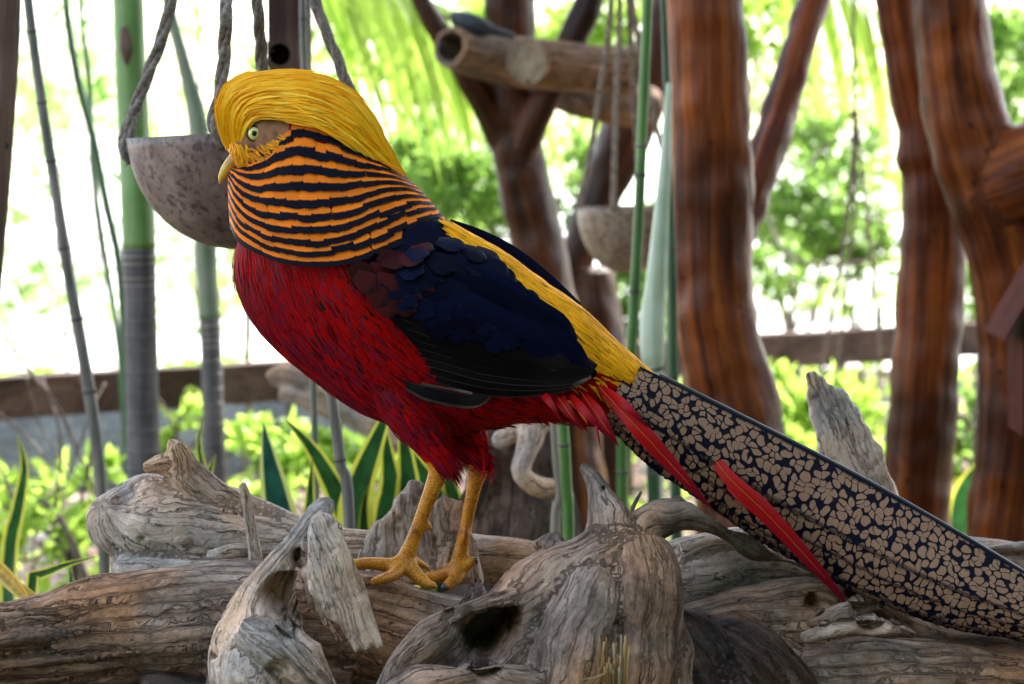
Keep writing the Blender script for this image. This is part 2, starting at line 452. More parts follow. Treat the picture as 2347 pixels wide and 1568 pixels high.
n = tex(nt, 'ShaderNodeTexNoise', coord(nt), Scale=120.0, Detail=4.0)
lk(nt, ramp(nt, n.outputs[0], [(0.3, (0.12, 0.05, 0.025)), (0.55, (0.32, 0.13, 0.045)), (0.8, (0.20, 0.12, 0.085))]), b.inputs['Base Color'])
b.inputs['Roughness'].default_value = 0.5; bump(nt, n.outputs[0], 0.6, 0.001, b)
M['face'] = m
m, nt, b = mat('claw_horn'); b.inputs['Base Color'].default_value = (0.05, 0.035, 0.025, 1); b.inputs['Roughness'].default_value = 0.35; M['claw'] = m

def inpoly(x, y, poly):
    c = False; j = len(poly) - 1
    for i in range(len(poly)):
        xi, yi = poly[i]; xj, yj = poly[j]
        if (yi > y) != (yj > y) and x < (xj - xi) * (y - yi) / (yj - yi) + xi: c = not c
        j = i
    return c

fc = np.array([bv[list(q)].mean(0) for q in bf])
pp = np.array([proj(c) for c in fc])
mi = np.zeros(len(bf), int)
mi[pp[:, 1] > 1062 + (pp[:, 0] - 1010) * 0.05 - np.where(pp[:, 0] > 1045, 22, 0)] = 1
mi[(pp[:, 0] < 660) & (pp[:, 1] < 420)] = 2
claw = ((np.hypot(pp[:, 0] - 1012, pp[:, 1] - 1352) < 16) | (np.hypot(pp[:, 0] - 1100, pp[:, 1] - 1284) < 12) | (pp[:, 0] < 806)) & (mi == 1)
mi[claw] = 3
NP = [(840, 610), (880, 500), (1045, 492), (1095, 568), (1000, 640), (900, 650)]
for i in range(len(pp)):
    if mi[i] == 0 and 835 < pp[i, 0] < 1100 and 490 < pp[i, 1] < 655 and inpoly(pp[i, 0], pp[i, 1], NP): mi[i] = 4
body = mk('body', bv, bf, [M['body_red'], M['leg'], M['face'], M['claw'], M['navy']], BIRD, midx=mi)
BV = BVHTree.FromPolygons([Vector(x) for x in bv], bf)

def hit(px, py, tree=None):
    d = ray(px, py).normalized()
    loc, nor, i, dist = (tree or BV).ray_cast(CAM, d)
    if loc is None: return None, None
    if nor.dot(d) > 0: nor = -nor
    return loc, nor

def frame(loc, nor, ang):
    d = Vector((math.cos(ang), 0, -math.sin(ang)))
    d = (d - nor * d.dot(nor)).normalized()
    return d, d.cross(nor).normalized()

def plumes(name, poly, N, angf, L, W, lift, mats, wts, tree=None, base=0.001, mirror=True, R=0.07, parent=None, jit=0.10):
    """hair-like contour feathers planted over the near flank and mirrored on the far one"""
    a = Acc(); xs = [p[0] for p in poly]; ys = [p[1] for p in poly]; k = 0; tries = 0
    ts = np.array([0, 0.3, 0.65, 1.0]); wsh = np.array([0.45, 1.0, 0.85, 0.08])
    while k < N and tries < N * 12:
        tries += 1
        x, y = random.uniform(min(xs), max(xs)), random.uniform(min(ys), max(ys))
        if not inpoly(x, y, poly): continue
        loc, nor = hit(x, y, tree)
        if loc is None: continue
        k += 1
        d, sd = frame(loc, nor, angf(x, y) + random.gauss(0, jit))
        l = L * random.uniform(0.6, 1.3) * S(); w = W * random.uniform(0.6, 1.3) * S() / 2
        lf = lift * random.uniform(0.5, 1.5) * S()
        v = []
        for t, q in zip(ts, wsh):
            c = loc + d * (l * t) + nor * (base + lf * t - (l * t) ** 2 / (2 * R) * 0.9)
            v += [c - sd * w * q, c + nor * w * q * 0.35, c + sd * w * q]
        f = []
        for i in range(3):
            for j in range(2):
                f.append((i * 3 + j, i * 3 + j + 1, (i + 1) * 3 + j + 1, (i + 1) * 3 + j))
        uv = [(u, t) for t in ts for u in (0, .5, 1)]
        r = random.random(); s = 0; mi = 0
        ww = wts(x, y) if callable(wts) else wts
        for q, wt in enumerate(ww):
            s += wt
            if r <= s: mi = q; break
        a.add(v, f, uv, mi)
        if mirror: a.add([(p.x, -p.y, p.z) for p in map(Vector, v)], [tuple(reversed(q)) for q in f], uv, mi)
    o = a.build(name, [M[x] for x in mats], parent or BIRD)
    o['kind'] = 'stuff'
    return o

D = math.radians
def flow(x, y):
    # breast feathers hang, then sweep back along the flank
    t = min(max((x - 540) / 520, 0), 1)
    a = 76 * (1 - t) + 34 * t
    if y > 930 and x < 1120: a = 52
    if x > 1120: a = 22
    return D(a)
breast = [(530, 540), (620, 560), (800, 580), (960, 700), (1010, 850), (1150, 900), (1380, 860), (1440, 930), (1420, 1000), (1250, 968), (1120, 975), (1110, 1030), (1060, 1030), (1020, 1062), (985, 1050), (930, 1005), (860, 968), (790, 925), (700, 858), (610, 772), (560, 705), (535, 640)]
def bw(x, y):
    e = (y - 560) - (x - 530) * 0.93        # >0 towards the lower front outline
    if x > 1120: return (0.55, 0.25, 0.2, 0.0)
    if e > 0: return (0.25, 0.6, 0.15, 0.0)
    if e > -120: return (0.6, 0.3, 0.1, 0.0)
    if x > 640 and e < -160: return (0.66, 0.06, 0.20, 0.08)
    return (0.88, 0.09, 0.03, 0.0)
plumes('breast_plumage', breast, 8500, flow, 70, 4.2, 2.2, ['red', 'crimson', 'deepred', 'umber'], bw)
# longer lance-shaped feathers on flank and thigh
flank = [(640, 700), (780, 640), (900, 720), (1000, 850), (1060, 920), (1160, 940), (1100, 1000), (1020, 1030), (900, 970), (760, 870)]
plumes('flank_plumage', flank, 420, flow, 90, 8, 4, ['red', 'crimson', 'deepred', 'umber'], (0.42, 0.25, 0.2, 0.13), jit=0.08)
plumes('thigh_plumage', [(930, 940), (1090, 940), (1100, 1020), (1060, 1030), (1030, 1050), (985, 1040)], 160, lambda x, y: D(52 if x < 1040 else 46), 50, 8, 2, ['red', 'crimson', 'deepred'], (0.4, 0.35, 0.25), jit=0.1)
# golden back and rump
back = [(1000, 500), (1046, 514), (1150, 574), (1250, 648), (1330, 702), (1420, 782), (1500, 850), (1540, 885), (1480, 890), (1400, 870), (1330, 850), (1280, 770), (1200, 660), (1120, 590), (1030, 560)]
plumes('back_plumage', back, 2600, lambda x, y: D(36), 72, 6.5, 3, ['gold', 'goldline'], (0.955, 0.045), jit=0.07, R=0.2)
rump = [(1330, 845), (1420, 860), (1500, 870), (1480, 930), (1420, 960), (1360, 930), (1280, 900)]
plumes('rump_plumage', rump, 700, lambda x, y: D(30 + (y - 850) * 0.25), 80, 7, 7, ['red', 'gold', 'deepred'], lambda x, y: (0.25, 0.7, 0.05) if y < 880 and x > 1380 else (0.75, 0.15, 0.1), jit=0.2, R=0.2)
plumes('vent_plumage', [(1120, 905), (1330, 890), (1430, 950), (1400, 1000), (1250, 960), (1130, 968)], 500, lambda x, y: D(32), 60, 9, 7, ['red', 'deepred', 'crimson'], (0.6, 0.25, 0.15), jit=0.25)

# ---------------------------------------------------------------- crest
cu = cr([(520, 345), (500, 285), (499, 238), (520, 196), (575, 172), (660, 166), (745, 180), (805, 212), (850, 265), (885, 330), (918, 392)], 41)
cl = cr([(548, 362), (556, 325), (566, 290), (590, 268), (625, 268), (660, 274), (720, 286), (785, 318), (835, 356), (880, 385), (922, 402)], 41)
chw = np.interp(np.linspace(0, 1, 41), [0, 0.15, 0.3, 0.5, 0.7, 0.9, 1], [34, 58, 74, 84, 74, 40, 12])
def crest_pt(t, w, side=-1, out=0.0):
    """t along the crest, w 0 at the ridge, 1 at the lower edge"""
    x = t * 40; i = min(int(x), 39); k = x - i
    U = cu[i] * (1 - k) + cu[i + 1] * k; Lw = cl[i] * (1 - k) + cl[i + 1] * k; h = chw[i] * (1 - k) + chw[i + 1] * k
    a = w * math.pi / 2
    q = 1 - math.cos(a)
    mid = U * (1 - q) + Lw * q
    o = (U - Lw); o = o / (np.linalg.norm(o) + 1e-6) * out * math.cos(a)
    return P(mid[0] + o[0], mid[1] + o[1], side * (h * math.sin(a) + out * math.sin(a)) * S())
a = Acc()
nt_, nw_ = 40, 10
for side in (-1, 1):
    v = [crest_pt(i / nt_, j / nw_, side, -4) for i in range(nt_ + 1) for j in range(nw_ + 1)]
    f = [(i * (nw_ + 1) + j, (i + 1) * (nw_ + 1) + j, (i + 1) * (nw_ + 1) + j + 1, i * (nw_ + 1) + j + 1) for i in range(nt_) for j in range(nw_)]
    a.add(v, f, [(0.5, 0.5)] * len(v))
    for k in range(2600 if side < 0 else 1300):
        t0 = random.random() ** 0.9 * 0.93; w0 = random.random() ** 0.8
        dt = random.uniform(0.10, 0.30); wd = random.uniform(1.6, 3.6) * S(); dw = random.gauss(0, 0.05)
        lift = random.uniform(0, 5) + (random.random() < 0.10) * random.uniform(0, 11)
        pts = []
        for q in range(6):
            t = t0 + dt * q / 5
            if t <= 1: pts.append(crest_pt(t, min(max(w0 + dw * q / 5, 0), 1.04), side, 0.5 + lift * (q / 5)))
            else:
                e = crest_pt(1, min(max(w0, 0), 1), side, 0.5); d = (Vector(crest_pt(1, .5, side)) - Vector(crest_pt(0.96, .5, side))).normalized()
                pts.append(e + d * min((t - 1), 0.035) * 0.35)
        v = []
        for q, p in enumerate(pts):
            tn = (pts[min(q + 1, 5)] - pts[max(q - 1, 0)]); tn = tn.normalized() if tn.length > 1e-9 else Vector((1, 0, 0))
            sd = tn.cross(Vector((0, side * 1.0, 0.35))).normalized()
            ww = wd * (0.5, 1, 1, 0.9, 0.6, 0.08)[q]
            v += [p - sd * ww, p + sd * ww]
        a.add(v, [(q * 2, q * 2 + 1, q * 2 + 3, q * 2 + 2) for q in range(5)], [(u, q / 5) for q in range(6) for u in (0, 1)], 1 if random.random() < 0.3 else (2 if random.random() < 0.12 else 0))
crest = a.build('crest', [M['crest'], M['crest_light'], M['crest_deep']], BIRD)
# soft cheek tufts round the face
plumes('cheek_plumage', [(572, 338), (600, 330), (640, 308), (650, 345), (600, 385), (560, 420), (540, 405), (552, 365)], 260, lambda x, y: D(28), 30, 4, 3, ['cheek', 'umber', 'gold'], (0.55, 0.12, 0.33), jit=0.25)
plumes('lore_plumage', [(514, 350), (522, 320), (552, 330), (568, 330), (566, 352), (548, 368), (532, 368)], 150, lambda x, y: D(70), 22, 3.5, 2, ['crest', 'cheek'], (0.7, 0.3), jit=0.3)

# ---------------------------------------------------------------- cape
inner = [(540, 392), (580, 362), (622, 322), (642, 288), (696, 270), (760, 292), (827, 336), (880, 372), (928, 404)]
outer = [(527, 524), (550, 560), (603, 588), (662, 607), (728, 612), (796, 606), (880, 578), (948, 550), (1028, 510)]
midc = [(522, 424), (544, 466), (586, 496), (648, 510), (728, 513), (800, 502), (872, 475), (935, 457), (985, 458)]
NV = 41
ci, cm, co = cr(inner, NV), cr(midc, NV), cr(outer, NV)
def cape_pt(u, v, side=-1, out=0.0):
    x = min(max(v, 0), 1) * (NV - 1); i = min(int(x), NV - 2); k = x - i
    A = ci[i] * (1 - k) + ci[i + 1] * k; B = cm[i] * (1 - k) + cm[i + 1] * k; C = co[i] * (1 - k) + co[i + 1] * k
    um = 0.62
    # quadratic through A(0) B(um) C(1)
    l0 = (u - um) * (u - 1) / (um); l1 = u * (u - 1) / (um * (um - 1)); l2 = u * (u - um) / (1 - um)
    p = A * l0 + B * l1 + C * l2
    h = np.interp(u, [0, 0.3, 0.7, 1.0, 1.1], [66, 112, 158, 176, 178])
    s = math.sin(math.pi * min(max(v, 0), 1)) ** 0.62
    return P(p[0], p[1], side * (h * s + out) * S())
a = Acc()
nu_, nv_ = 16, 30
for side in (-1, 1):
    v = [cape_pt(i / nu_ * 0.97, j / nv_, side, -5) for i in range(nu_ + 1) for j in range(nv_ + 1)]
    f = [(i * (nv_ + 1) + j, i * (nv_ + 1) + j + 1, (i + 1) * (nv_ + 1) + j + 1, (i + 1) * (nv_ + 1) + j) for i in range(nu_) for j in range(nv_)]
    a.add(v, f, [(0.5, 0.3)] * len(v))
cape = a.build('cape', [M['cape_base']], BIRD)

def vane_mesh(name, L, W, mats, tip='square', nl=9, nw=5, arch=0.18, sag=0.05, rag=0.03, seed=0):
    rnd = random.Random(seed)
    v = []; uv = []
    for i in range(nl):
        t = i / (nl - 1)
        if tip == 'square': w = 0.62 + 0.38 * min(t * 2.2, 1) - (0.10 if t > 0.97 else 0)
        elif tip == 'round': w = (0.55 + 0.45 * min(t * 2, 1)) * (math.sqrt(max(1 - ((t - 0.55) / 0.45) ** 2, 0.02)) if t > 0.55 else 1)
        else: w = (min(t * 5, 1) ** 0.6) * (1 - max((t - 0.35) / 0.65, 0) ** 1.6 * 0.94)
        for j in range(nw):
            u = j / (nw - 1) * 2 - 1
            y = L * t - (abs(u) ** 2) * L * 0.06 * t
            if i == nl - 1: y += rnd.uniform(-rag, rag) * L
            v.append((u * w * W / 2, y, arch * W * (1 - u * u) * 0.5 - sag * L * t * t))
            uv.append((j / (nw - 1), t))
    f = [(i * nw + j, i * nw + j + 1, (i + 1) * nw + j + 1, (i + 1) * nw + j) for i in range(nl - 1) for j in range(nw - 1)]
    return new_mesh(name, v, f, mats, uv=uv)
def place_mat(loc, d, nor, sx=1.0, sy=1.0):
    d = d.normalized(); nor = (nor - d * nor.dot(d)).normalized(); sd = d.cross(nor)
    return Matrix(((sd.x * sx, d.x * sy, nor.x * sx, loc.x), (sd.y * sx, d.y * sy, nor.y * sx, loc.y), (sd.z * sx, d.z * sy, nor.z * sx, loc.z), (0, 0, 0, 1)))
u1 = S()
ROWS = 10
def cape_feather(side, tip_u, du, v, dv, k):
    nl, nw = 9, 7
    vs = []; uv = []
    rnd = random.Random(k)
    skew = rnd.gauss(0, 0.10); bulge = rnd.uniform(0.0, 1.5); tl = rnd.gauss(0, 0.5)
    for i in range(nl):
        t = i / (nl - 1)
        w = 0.70 + 0.30 * min(t * 2.0, 1)
        for j in range(nw):
            e = j / (nw - 1) * 2 - 1
            uu = tip_u - du * (1 - t) - (e * e) * du * 0.05 * t
            if i == nl - 1: uu += rnd.uniform(-0.035, 0.035) * du
            out = -2.0 + 6.5 * t + bulge * (1 - e * e) + tl * e
            vs.append(cape_pt(uu, v + dv * (e * w + skew * (t - 1)), side, out)); uv.append((j / (nw - 1), t))
    f = [(i * nw + j, i * nw + j + 1, (i + 1) * nw + j + 1, (i + 1) * nw + j) for i in range(nl - 1) for j in range(nw - 1)]
    mk('cape_feather', vs, f, [M['cape']], cape, uv=uv)
def cape_row(side, spacing):
    for r in range(ROWS + 1):
        ue = r / ROWS
        arc = [cape_pt(ue, q / 60, side) for q in range(61)]
        cum = [0]
        for q in range(60): cum.append(cum[-1] + (arc[q + 1] - arc[q]).length)
        L_arc = cum[-1]
        sp = spacing * (0.62 + 0.38 * ue) * u1
        n = max(int(L_arc / sp), 4)
        tt = np.linspace(0, 1, 61)
        off = random.random() * 0.6
        for k in range(n + 1):
            s = min(max((k + off + random.uniform(-0.15, 0.15)) / n, 0.0), 1.0) * L_arc
            v = float(np.interp(s, cum, tt))
            dv = max(float(np.interp(min(s + sp * 0.64, L_arc), cum, tt)) - float(np.interp(max(s - sp * 0.64, 0), cum, tt)), 0.01) / 2
            j = random.gauss(0, 0.006) + (random.random() < 0.07) * random.choice((-1, 1)) * random.uniform(0.012, 0.022)
            cape_feather(side, ue + (j if 0 < r < ROWS else 0), (0.15 if r > 1 else 0.11) * random.uniform(0.92, 1.08), v, dv, r * 100 + k + (5000 if side > 0 else 0))
for side, spc in ((-1, 44), (1, 80)): cape_row(side, spc)

# ---------------------------------------------------------------- wing
wtop = [(792, 628), (900, 604), (1012, 556), (1090, 574), (1165, 622), (1228, 690), (1290, 762), (1335, 815), (1360, 846)]
wbot = [(790, 640), (850, 692), (910, 745), (960, 800), (1000, 850), (1050, 885), (1150, 902), (1270, 892), (1356, 862)]
wt_, wb_ = cr(wtop, 31), cr(wbot, 31)
tipref, _ = hit(1300, 830)
def wing_pt(s, t, out=0.0):
    x = s * 30; i = min(int(x), 29); k = x - i
    p = (wt_[i] * (1 - k) + wt_[i + 1] * k) * (1 - t) + (wb_[i] * (1 - k) + wb_[i + 1] * k) * t
    loc, nor = hit(p[0], p[1])
    edge = min(1.0, 4 * s + 0.02) * min(1.0, 5 * t + 0.15) * min(1, 4 * (1 - t) + 0.55)
    if loc is None: loc, nor = P(p[0], p[1], -0.03), Vector((0, -1, 0))
    return loc + nor * (0.0095 * edge + out)
gs, gt = 30, 14
grid = [[wing_pt(i / gs, j / gt) for j in range(gt + 1)] for i in range(gs + 1)]
wv = [p for r in grid for p in r]
wf = [(i * (gt + 1) + j, i * (gt + 1) + j + 1, (i + 1) * (gt + 1) + j + 1, (i + 1) * (gt + 1) + j) for i in range(gs) for j in range(gt)]
wing = mk('wing', wv, wf, [M['wingblack']], BIRD, uv=[(0.5, 0.3)] * len(wv))
WB = BVHTree.FromPolygons([Vector(x) for x in wv], wf)
fw = mk('wing', [(p.x, -p.y, p.z) for p in wv], [tuple(reversed(q)) for q in wf], [M['navy']], BIRD, uv=[(0.5, 0.3)] * len(wv))
scale_v = [vane_mesh('wing_covert', 1.0, 1.0, [M['navy']], 'round', nl=9, nw=7, arch=0.06, sag=0.03, rag=0.0, seed=q) for q in range(2)]
maroon_v = vane_mesh('wing_covert', 1.0, 1.0, [M['maroon']], 'round', nl=8, nw=5, arch=0.05, sag=0.03, rag=0.0, seed=5)
def whit(x, y):
    l, n = hit(x, y, WB)
    return (l, n) if l is not None else hit(x, y)
def covert(x, y, ang, L, W, me, lift=0.025):
    loc, nor = whit(x, y)
    if loc is None: return
    d, sd = frame(loc, nor, ang)
    d = (d + nor * lift).normalized()
    place('wing_covert', me, place_mat(loc + nor * 0.0078, d, nor, W * u1, L * u1), wing)
def blade3(name, pts, width, mats, parent, nw=5, arch=0.1, up=Vector((0, -1, 0)), shape=None, uvlen=1.0, n=16, kind=None, attrs=False, across0=0.0, across1=None):
    """long vane along world points; width(t) in metres"""
    c = cr([tuple(p) for p in pts], n)
    v = []; uv = []; tc = []
    ups = up if isinstance(up, list) else [up] * n
    s = np.concatenate([[0], np.cumsum(np.linalg.norm(np.diff(c, axis=0), axis=1))])
    for i in range(n):
        t = i / (n - 1)
        tn = Vector(c[min(i + 1, n - 1)] - c[max(i - 1, 0)]).normalized()
        nr = ups[i]; sd = tn.cross(nr).normalized(); nr = sd.cross(tn)
        w = width(t)
        for j in range(nw):
            u = j / (nw - 1) * 2 - 1
            v.append(Vector(c[i]) + sd * (u * w / 2) + nr * (arch * w * (1 - u * u)))
            uv.append((j / (nw - 1), t)); tc.append((s[i], across0 + u * w / 2, 0))
    f = [(i * nw + j, (i + 1) * nw + j, (i + 1) * nw + j + 1, i * nw + j + 1) for i in range(n - 1) for j in range(nw - 1)]
    return mk(name, v, f, mats, parent, uv=uv, attr={'tc': tc} if attrs else None)
# flight feathers: long dark blades running back to the wing tip
for k in range(8):
    q = k / 7
    x0, y0 = 930 + 70 * q, 720 + 140 * q
    x1, y1 = 1362 - 18 * q, 838 + 26 * q ** 1.0
    pts = []
    for j in range(7):
        t = j / 6
        x = x0 + (x1 - x0) * t; y = y0 + (y1 - y0) * t + math.sin(t * math.pi) * (6 + 16 * q)
        l, nn = whit(x, y)
        if l is None: l, nn = P(x, y, -0.03), Vector((0, -1, 0))
        pts.append(l + nn * (0.0022 + 0.0005 * (7 - k)))
    blade3('flight_feather', pts, lambda t: 46 * u1 * (0.6 + 0.4 * min(t * 3, 1)) * (1 if t < 0.8 else max(1 - ((t - 0.8) / 0.2) ** 2 * 0.85, 0.1)), [M['wingblack']], wing, n=18)
# tertials with a blue gloss
for (x0, y0, x1, y1, w) in ((1010, 640, 1290, 790, 84), (1050, 620, 1310, 790, 74), (1000, 690, 1300, 830, 84), (1080, 680, 1345, 838, 70)):
    pts = []
    for j in range(6):
        t = j / 5; x = x0 + (x1 - x0) * t; y = y0 + (y1 - y0) * t - math.sin(t * math.pi) * 6
        l, nn = whit(x, y)
        pts.append(l + nn * (0.006 if l is not None else 0))
    blade3('tertial_feather', pts, lambda t, w=w: w * u1 * (0.5 + 0.5 * min(t * 3, 1)) * (1 if t < 0.75 else max(1 - ((t - 0.75) / 0.25) ** 2 * 0.9, 0.08)), [M['navy']], wing, n=16)
scal = [(960, 580), (1010, 556), (1090, 578), (1165, 630), (1225, 700), (1250, 750), (1180, 770), (1080, 790), (1000, 770), (940, 720), (900, 660)]
row = 0
for yy in range(540, 800, 24):
    row += 1
    for xx in range(880, 1260, 42):
        x, y = xx + (21 if row % 2 else 0) + random.uniform(-6, 6), yy + random.uniform(-5, 5) + (xx - 1000) * 0.10
        if inpoly(x, y, scal): covert(x - 30, y - 15, D(30) + random.gauss(0, 0.08), 66 * random.uniform(0.9, 1.1), 58 * random.uniform(0.9, 1.1), random.choice(scale_v))
mar = [(790, 622), (880, 598), (960, 580), (985, 610), (950, 690), (930, 740), (880, 700), (830, 660)]
row = 0
for yy in range(575, 760, 24):
    row += 1
    for xx in range(770, 1000, 38):
        x, y = xx + (19 if row % 2 else 0) + random.uniform(-5, 5), yy + random.uniform(-4, 4)
        if inpoly(x, y, mar): covert(x - 20, y - 10, D(32) + random.gauss(0, 0.08), 62, 52, maroon_v)
# stray primary under the wing
yw = hit(1040, 905)[0].y - 0.012
blade3('flight_feather', [P(930, 884, yw + .008), P(980, 904, yw + .002), P(1040, 918, yw), P(1090, 921, yw), P(1124, 908, yw + .002)], lambda t: 29 * u1 * (0.5 + 0.5 * min(t * 4, 1)) * (1 if t < 0.75 else max(1 - ((t - 0.75) / 0.25) ** 2 * 0.8, 0.1)), [M['primary']], wing, n=16)
blade3('flight_feather', [P(930, 882, yw + .006), P(980, 900, yw), P(1040, 914, yw - .002), P(1090, 917, yw - .002), P(1122, 906, yw)], lambda t: 27 * u1 * (0.5 + 0.5 * min(t * 4, 1)) * (1 if t < 0.75 else max(1 - ((t - 0.75) / 0.25) ** 2 * 0.8, 0.1)), [M['wingblack']], wing, n=16)
blade3('flight_feather', [P(965, 880, yw - .003), P(1010, 888, yw - .006), P(1060, 897, yw - .007), P(1082, 902, yw - .006)], lambda t: 6 * u1, [M['primary']], wing, n=8)
yw = (hit(1310, 862)[0] or P(1310, 862, -.04)).y - 0.012
blade3('flight_feather', [P(1285, 884, yw), P(1325, 876, yw), P(1354, 862, yw + .004)], lambda t: 22 * u1 * (1 - 0.6 * t), [M['primary']], wing, n=8)
# edge of the far wing along the back
blade3('wing_edge', [P(1030, 508, 0.02), P(1100, 536, 0.024), P(1180, 580, 0.026), P(1262, 642, 0.026), P(1330, 700, 0.022)], lambda t: 26 * u1 * (0.3 + 0.7 * math.sin(math.pi * min(t * 0.9 + 0.08, 1))), [M['navy']], fw, n=14)

# ---------------------------------------------------------------- tail
def tail_mat(name, cell=118.0, bars=False, ell=(0.27, 0.165, 0.095)):
    m, nt, b = mat(name)
    tc = attr(nt, 'tc')
    ns = tex(nt, 'ShaderNodeTexNoise', tc, Scale=85.0, Detail=1.0)
    sub = nt.nodes.new('ShaderNodeVectorMath'); sub.operation = 'MULTIPLY_ADD'
    lk(nt, ns.outputs['Color'], sub.inputs[0]); sub.inputs[1].default_value = (0.011, 0.011, 0); lk(nt, tc, sub.inputs[2])
    vv = vmap(nt, sub.outputs[0], (cell * 0.80, cell * 1.12, 1))
    if bars:
        wv = tex(nt, 'ShaderNodeTexNoise', vmap(nt, sub.outputs[0], (cell * 1.3, cell * 0.35, 1)), Scale=1.0, Detail=1.0)
        f = ramp(nt, wv.outputs[0], [(0.47, (0, 0, 0)), (0.53, (1, 1, 1))])
    else:
        vf = tex(nt, 'ShaderNodeTexVoronoi', vv, Scale=1.0, feature='SMOOTH_F1'); vf.inputs['Randomness'].default_value = 0.8
        vf.voronoi_dimensions = '2D'; vf.inputs['Smoothness'].default_value = 0.12
        vo = tex(nt, 'ShaderNodeTexVoronoi', vv, Scale=1.0, feature='DISTANCE_TO_EDGE'); vo.inputs['Randomness'].default_value = 0.8
        vo.voronoi_dimensions = '2D'
        big = tex(nt, 'ShaderNodeTexNoise', vmap(nt, tc, (cell * 0.8, cell * 0.8, 1)), Scale=1.0, Detail=0.0)
        jit_ = mth(nt, 'MULTIPLY', mth(nt, 'SUBTRACT', big.outputs[0], 0.5), 0.26)
        f1 = mth(nt, 'MULTIPLY', mth(nt, 'SUBTRACT', vo.outputs['Distance'], mth(nt, 'ADD', jit_, 0.07)), 9.0)
        f2 = mth(nt, 'MULTIPLY', mth(nt, 'SUBTRACT', 0.47, vf.outputs['Distance']), 7.0)
        f = nt.nodes.new('ShaderNodeMath'); f.operation = 'SMOOTH_MIN'; lk(nt, f1, f.inputs[0]); lk(nt, f2, f.inputs[1]); f.inputs[2].default_value = 0.9
        f = ramp(nt, mth(nt, 'ADD', f.outputs[0], 0.65), [(0.25, (0, 0, 0)), (0.75, (1, 1, 1))])
    barb = tex(nt, 'ShaderNodeTexNoise', vmap(nt, tc, (900, 120, 1)), Scale=1.0, Detail=2.0)
    hue = tex(nt, 'ShaderNodeTexNoise', tc, Scale=30.0, Detail=2.0)
    ue = sep(nt, coord(nt, 'UV'))[0]
    ue = mth(nt, 'ADD', ue, mth(nt, 'MULTIPLY', mth(nt, 'SUBTRACT', hue.outputs[0], 0.5), 0.10))
    em = mth(nt, 'MULTIPLY', ramp(nt, ue, [(0.035, (0, 0, 0)), (0.075, (1, 1, 1))]), ramp(nt, ue, [(0.91, (1, 1, 1)), (0.96, (0.25, 0.25, 0.25))]))
    f = mth(nt, 'MULTIPLY', f, em)
    brown = mix(nt, hue.outputs[0], ell, (ell[0] * 0.9, ell[1] * 0.75, ell[2] * 0.85))
    col = mix(nt, f, NAVY, brown)
    val = mth(nt, 'ADD', mth(nt, 'MULTIPLY', barb.outputs[0], 0.6), 0.7)
    cc = nt.nodes.new('ShaderNodeCombineColor')
    for i in range(3): lk(nt, val, cc.inputs[i])
    lk(nt, mix(nt, 1.0, col, cc.outputs[0], 'MULTIPLY'), b.inputs['Base Color'])
    b.inputs['Roughness'].default_value = 0.55; b.inputs['Specular IOR Level'].default_value = 0.08
    bump(nt, barb.outputs[0], 0.3, 0.0006, b)
    return m
M['tail'] = tail_mat('tail_reticulated', 172.0); M['tailbar'] = tail_mat('tail_barred', 160.0, True, (0.22, 0.12, 0.065))
m, nt, b = mat('tail_ridge_black'); b.inputs['Base Color'].default_value = (0.008, 0.008, 0.012, 1); b.inputs['Roughness'].default_value = 0.35; M['ridge'] = m
tail = thing('tail', (0, 0, 0), None, None); tail.parent = BIRD; tail.location = (0, 0, 0)
ru = cr([(1440, 826), (1500, 856), (1575, 893), (1650, 930), (1850, 1031), (2000, 1110), (2150, 1195), (2347, 1312), (2600, 1470), (2780, 1585)], 60)
rl = cr([(1385, 975), (1420, 1000), (1490, 1066), (1620, 1152), (1750, 1240), (1900, 1322), (2050, 1392), (2200, 1442), (2345, 1470), (2600, 1565), (2780, 1625)], 60)
def tail_pt(t, w, side=-1, out=0.0):
    x = t * 59; i = min(int(x), 58); k = x - i
    U = ru[i] * (1 - k) + ru[i + 1] * k; Lw = rl[i] * (1 - k) + rl[i + 1] * k
    p = U * (1 - w) + Lw * w
    k = min(max((t - 0.25) / 0.5, 0), 1); sw = -0.055 * k * k * (3 - 2 * k)
    return P(p[0], p[1], sw + side * (0.004 + 0.034 * math.sin(min(w, 1.1) * 2.25) * (1 - 0.3 * t) + out))
def tail_vane(name, t0, t1, w0, w1, out, mt, side=-1, n=40, nw=9, tipf=0.12, seed=0.0, parent=None):
    v = []; uv = []; tc = []
    for i in range(n):
        q = i / (n - 1); t = t0 + (t1 - t0) * q
        # vane narrows to a point at its end, towards its upper edge
        k = 1.0 if q < 1 - tipf else max(1 - ((q - 1 + tipf) / tipf) ** 1.7, 0.03)
        for j in range(nw):
            e = j / (nw - 1); w = w0 + (w1 - w0) * e * k
            rag = (0.022 * noise.noise((t * 420 + seed, side, seed)) + 0.012 * noise.noise((t * 1300 + seed, side, seed))) * (e > 0.99)
            v.append(tail_pt(t, w + rag, side, out * (1 - 0.25 * e)))
            uv.append((e, q)); tc.append((t * 0.56 + seed * 0.37, w * 0.062 + seed * 0.11, 0))
    f = [(i * nw + j, i * nw + j + 1, (i + 1) * nw + j + 1, (i + 1) * nw + j) for i in range(n - 1) for j in range(nw - 1)]
    return mk(name, v, f, [M[mt]], parent or tail, uv=uv, attr={'tc': tc})
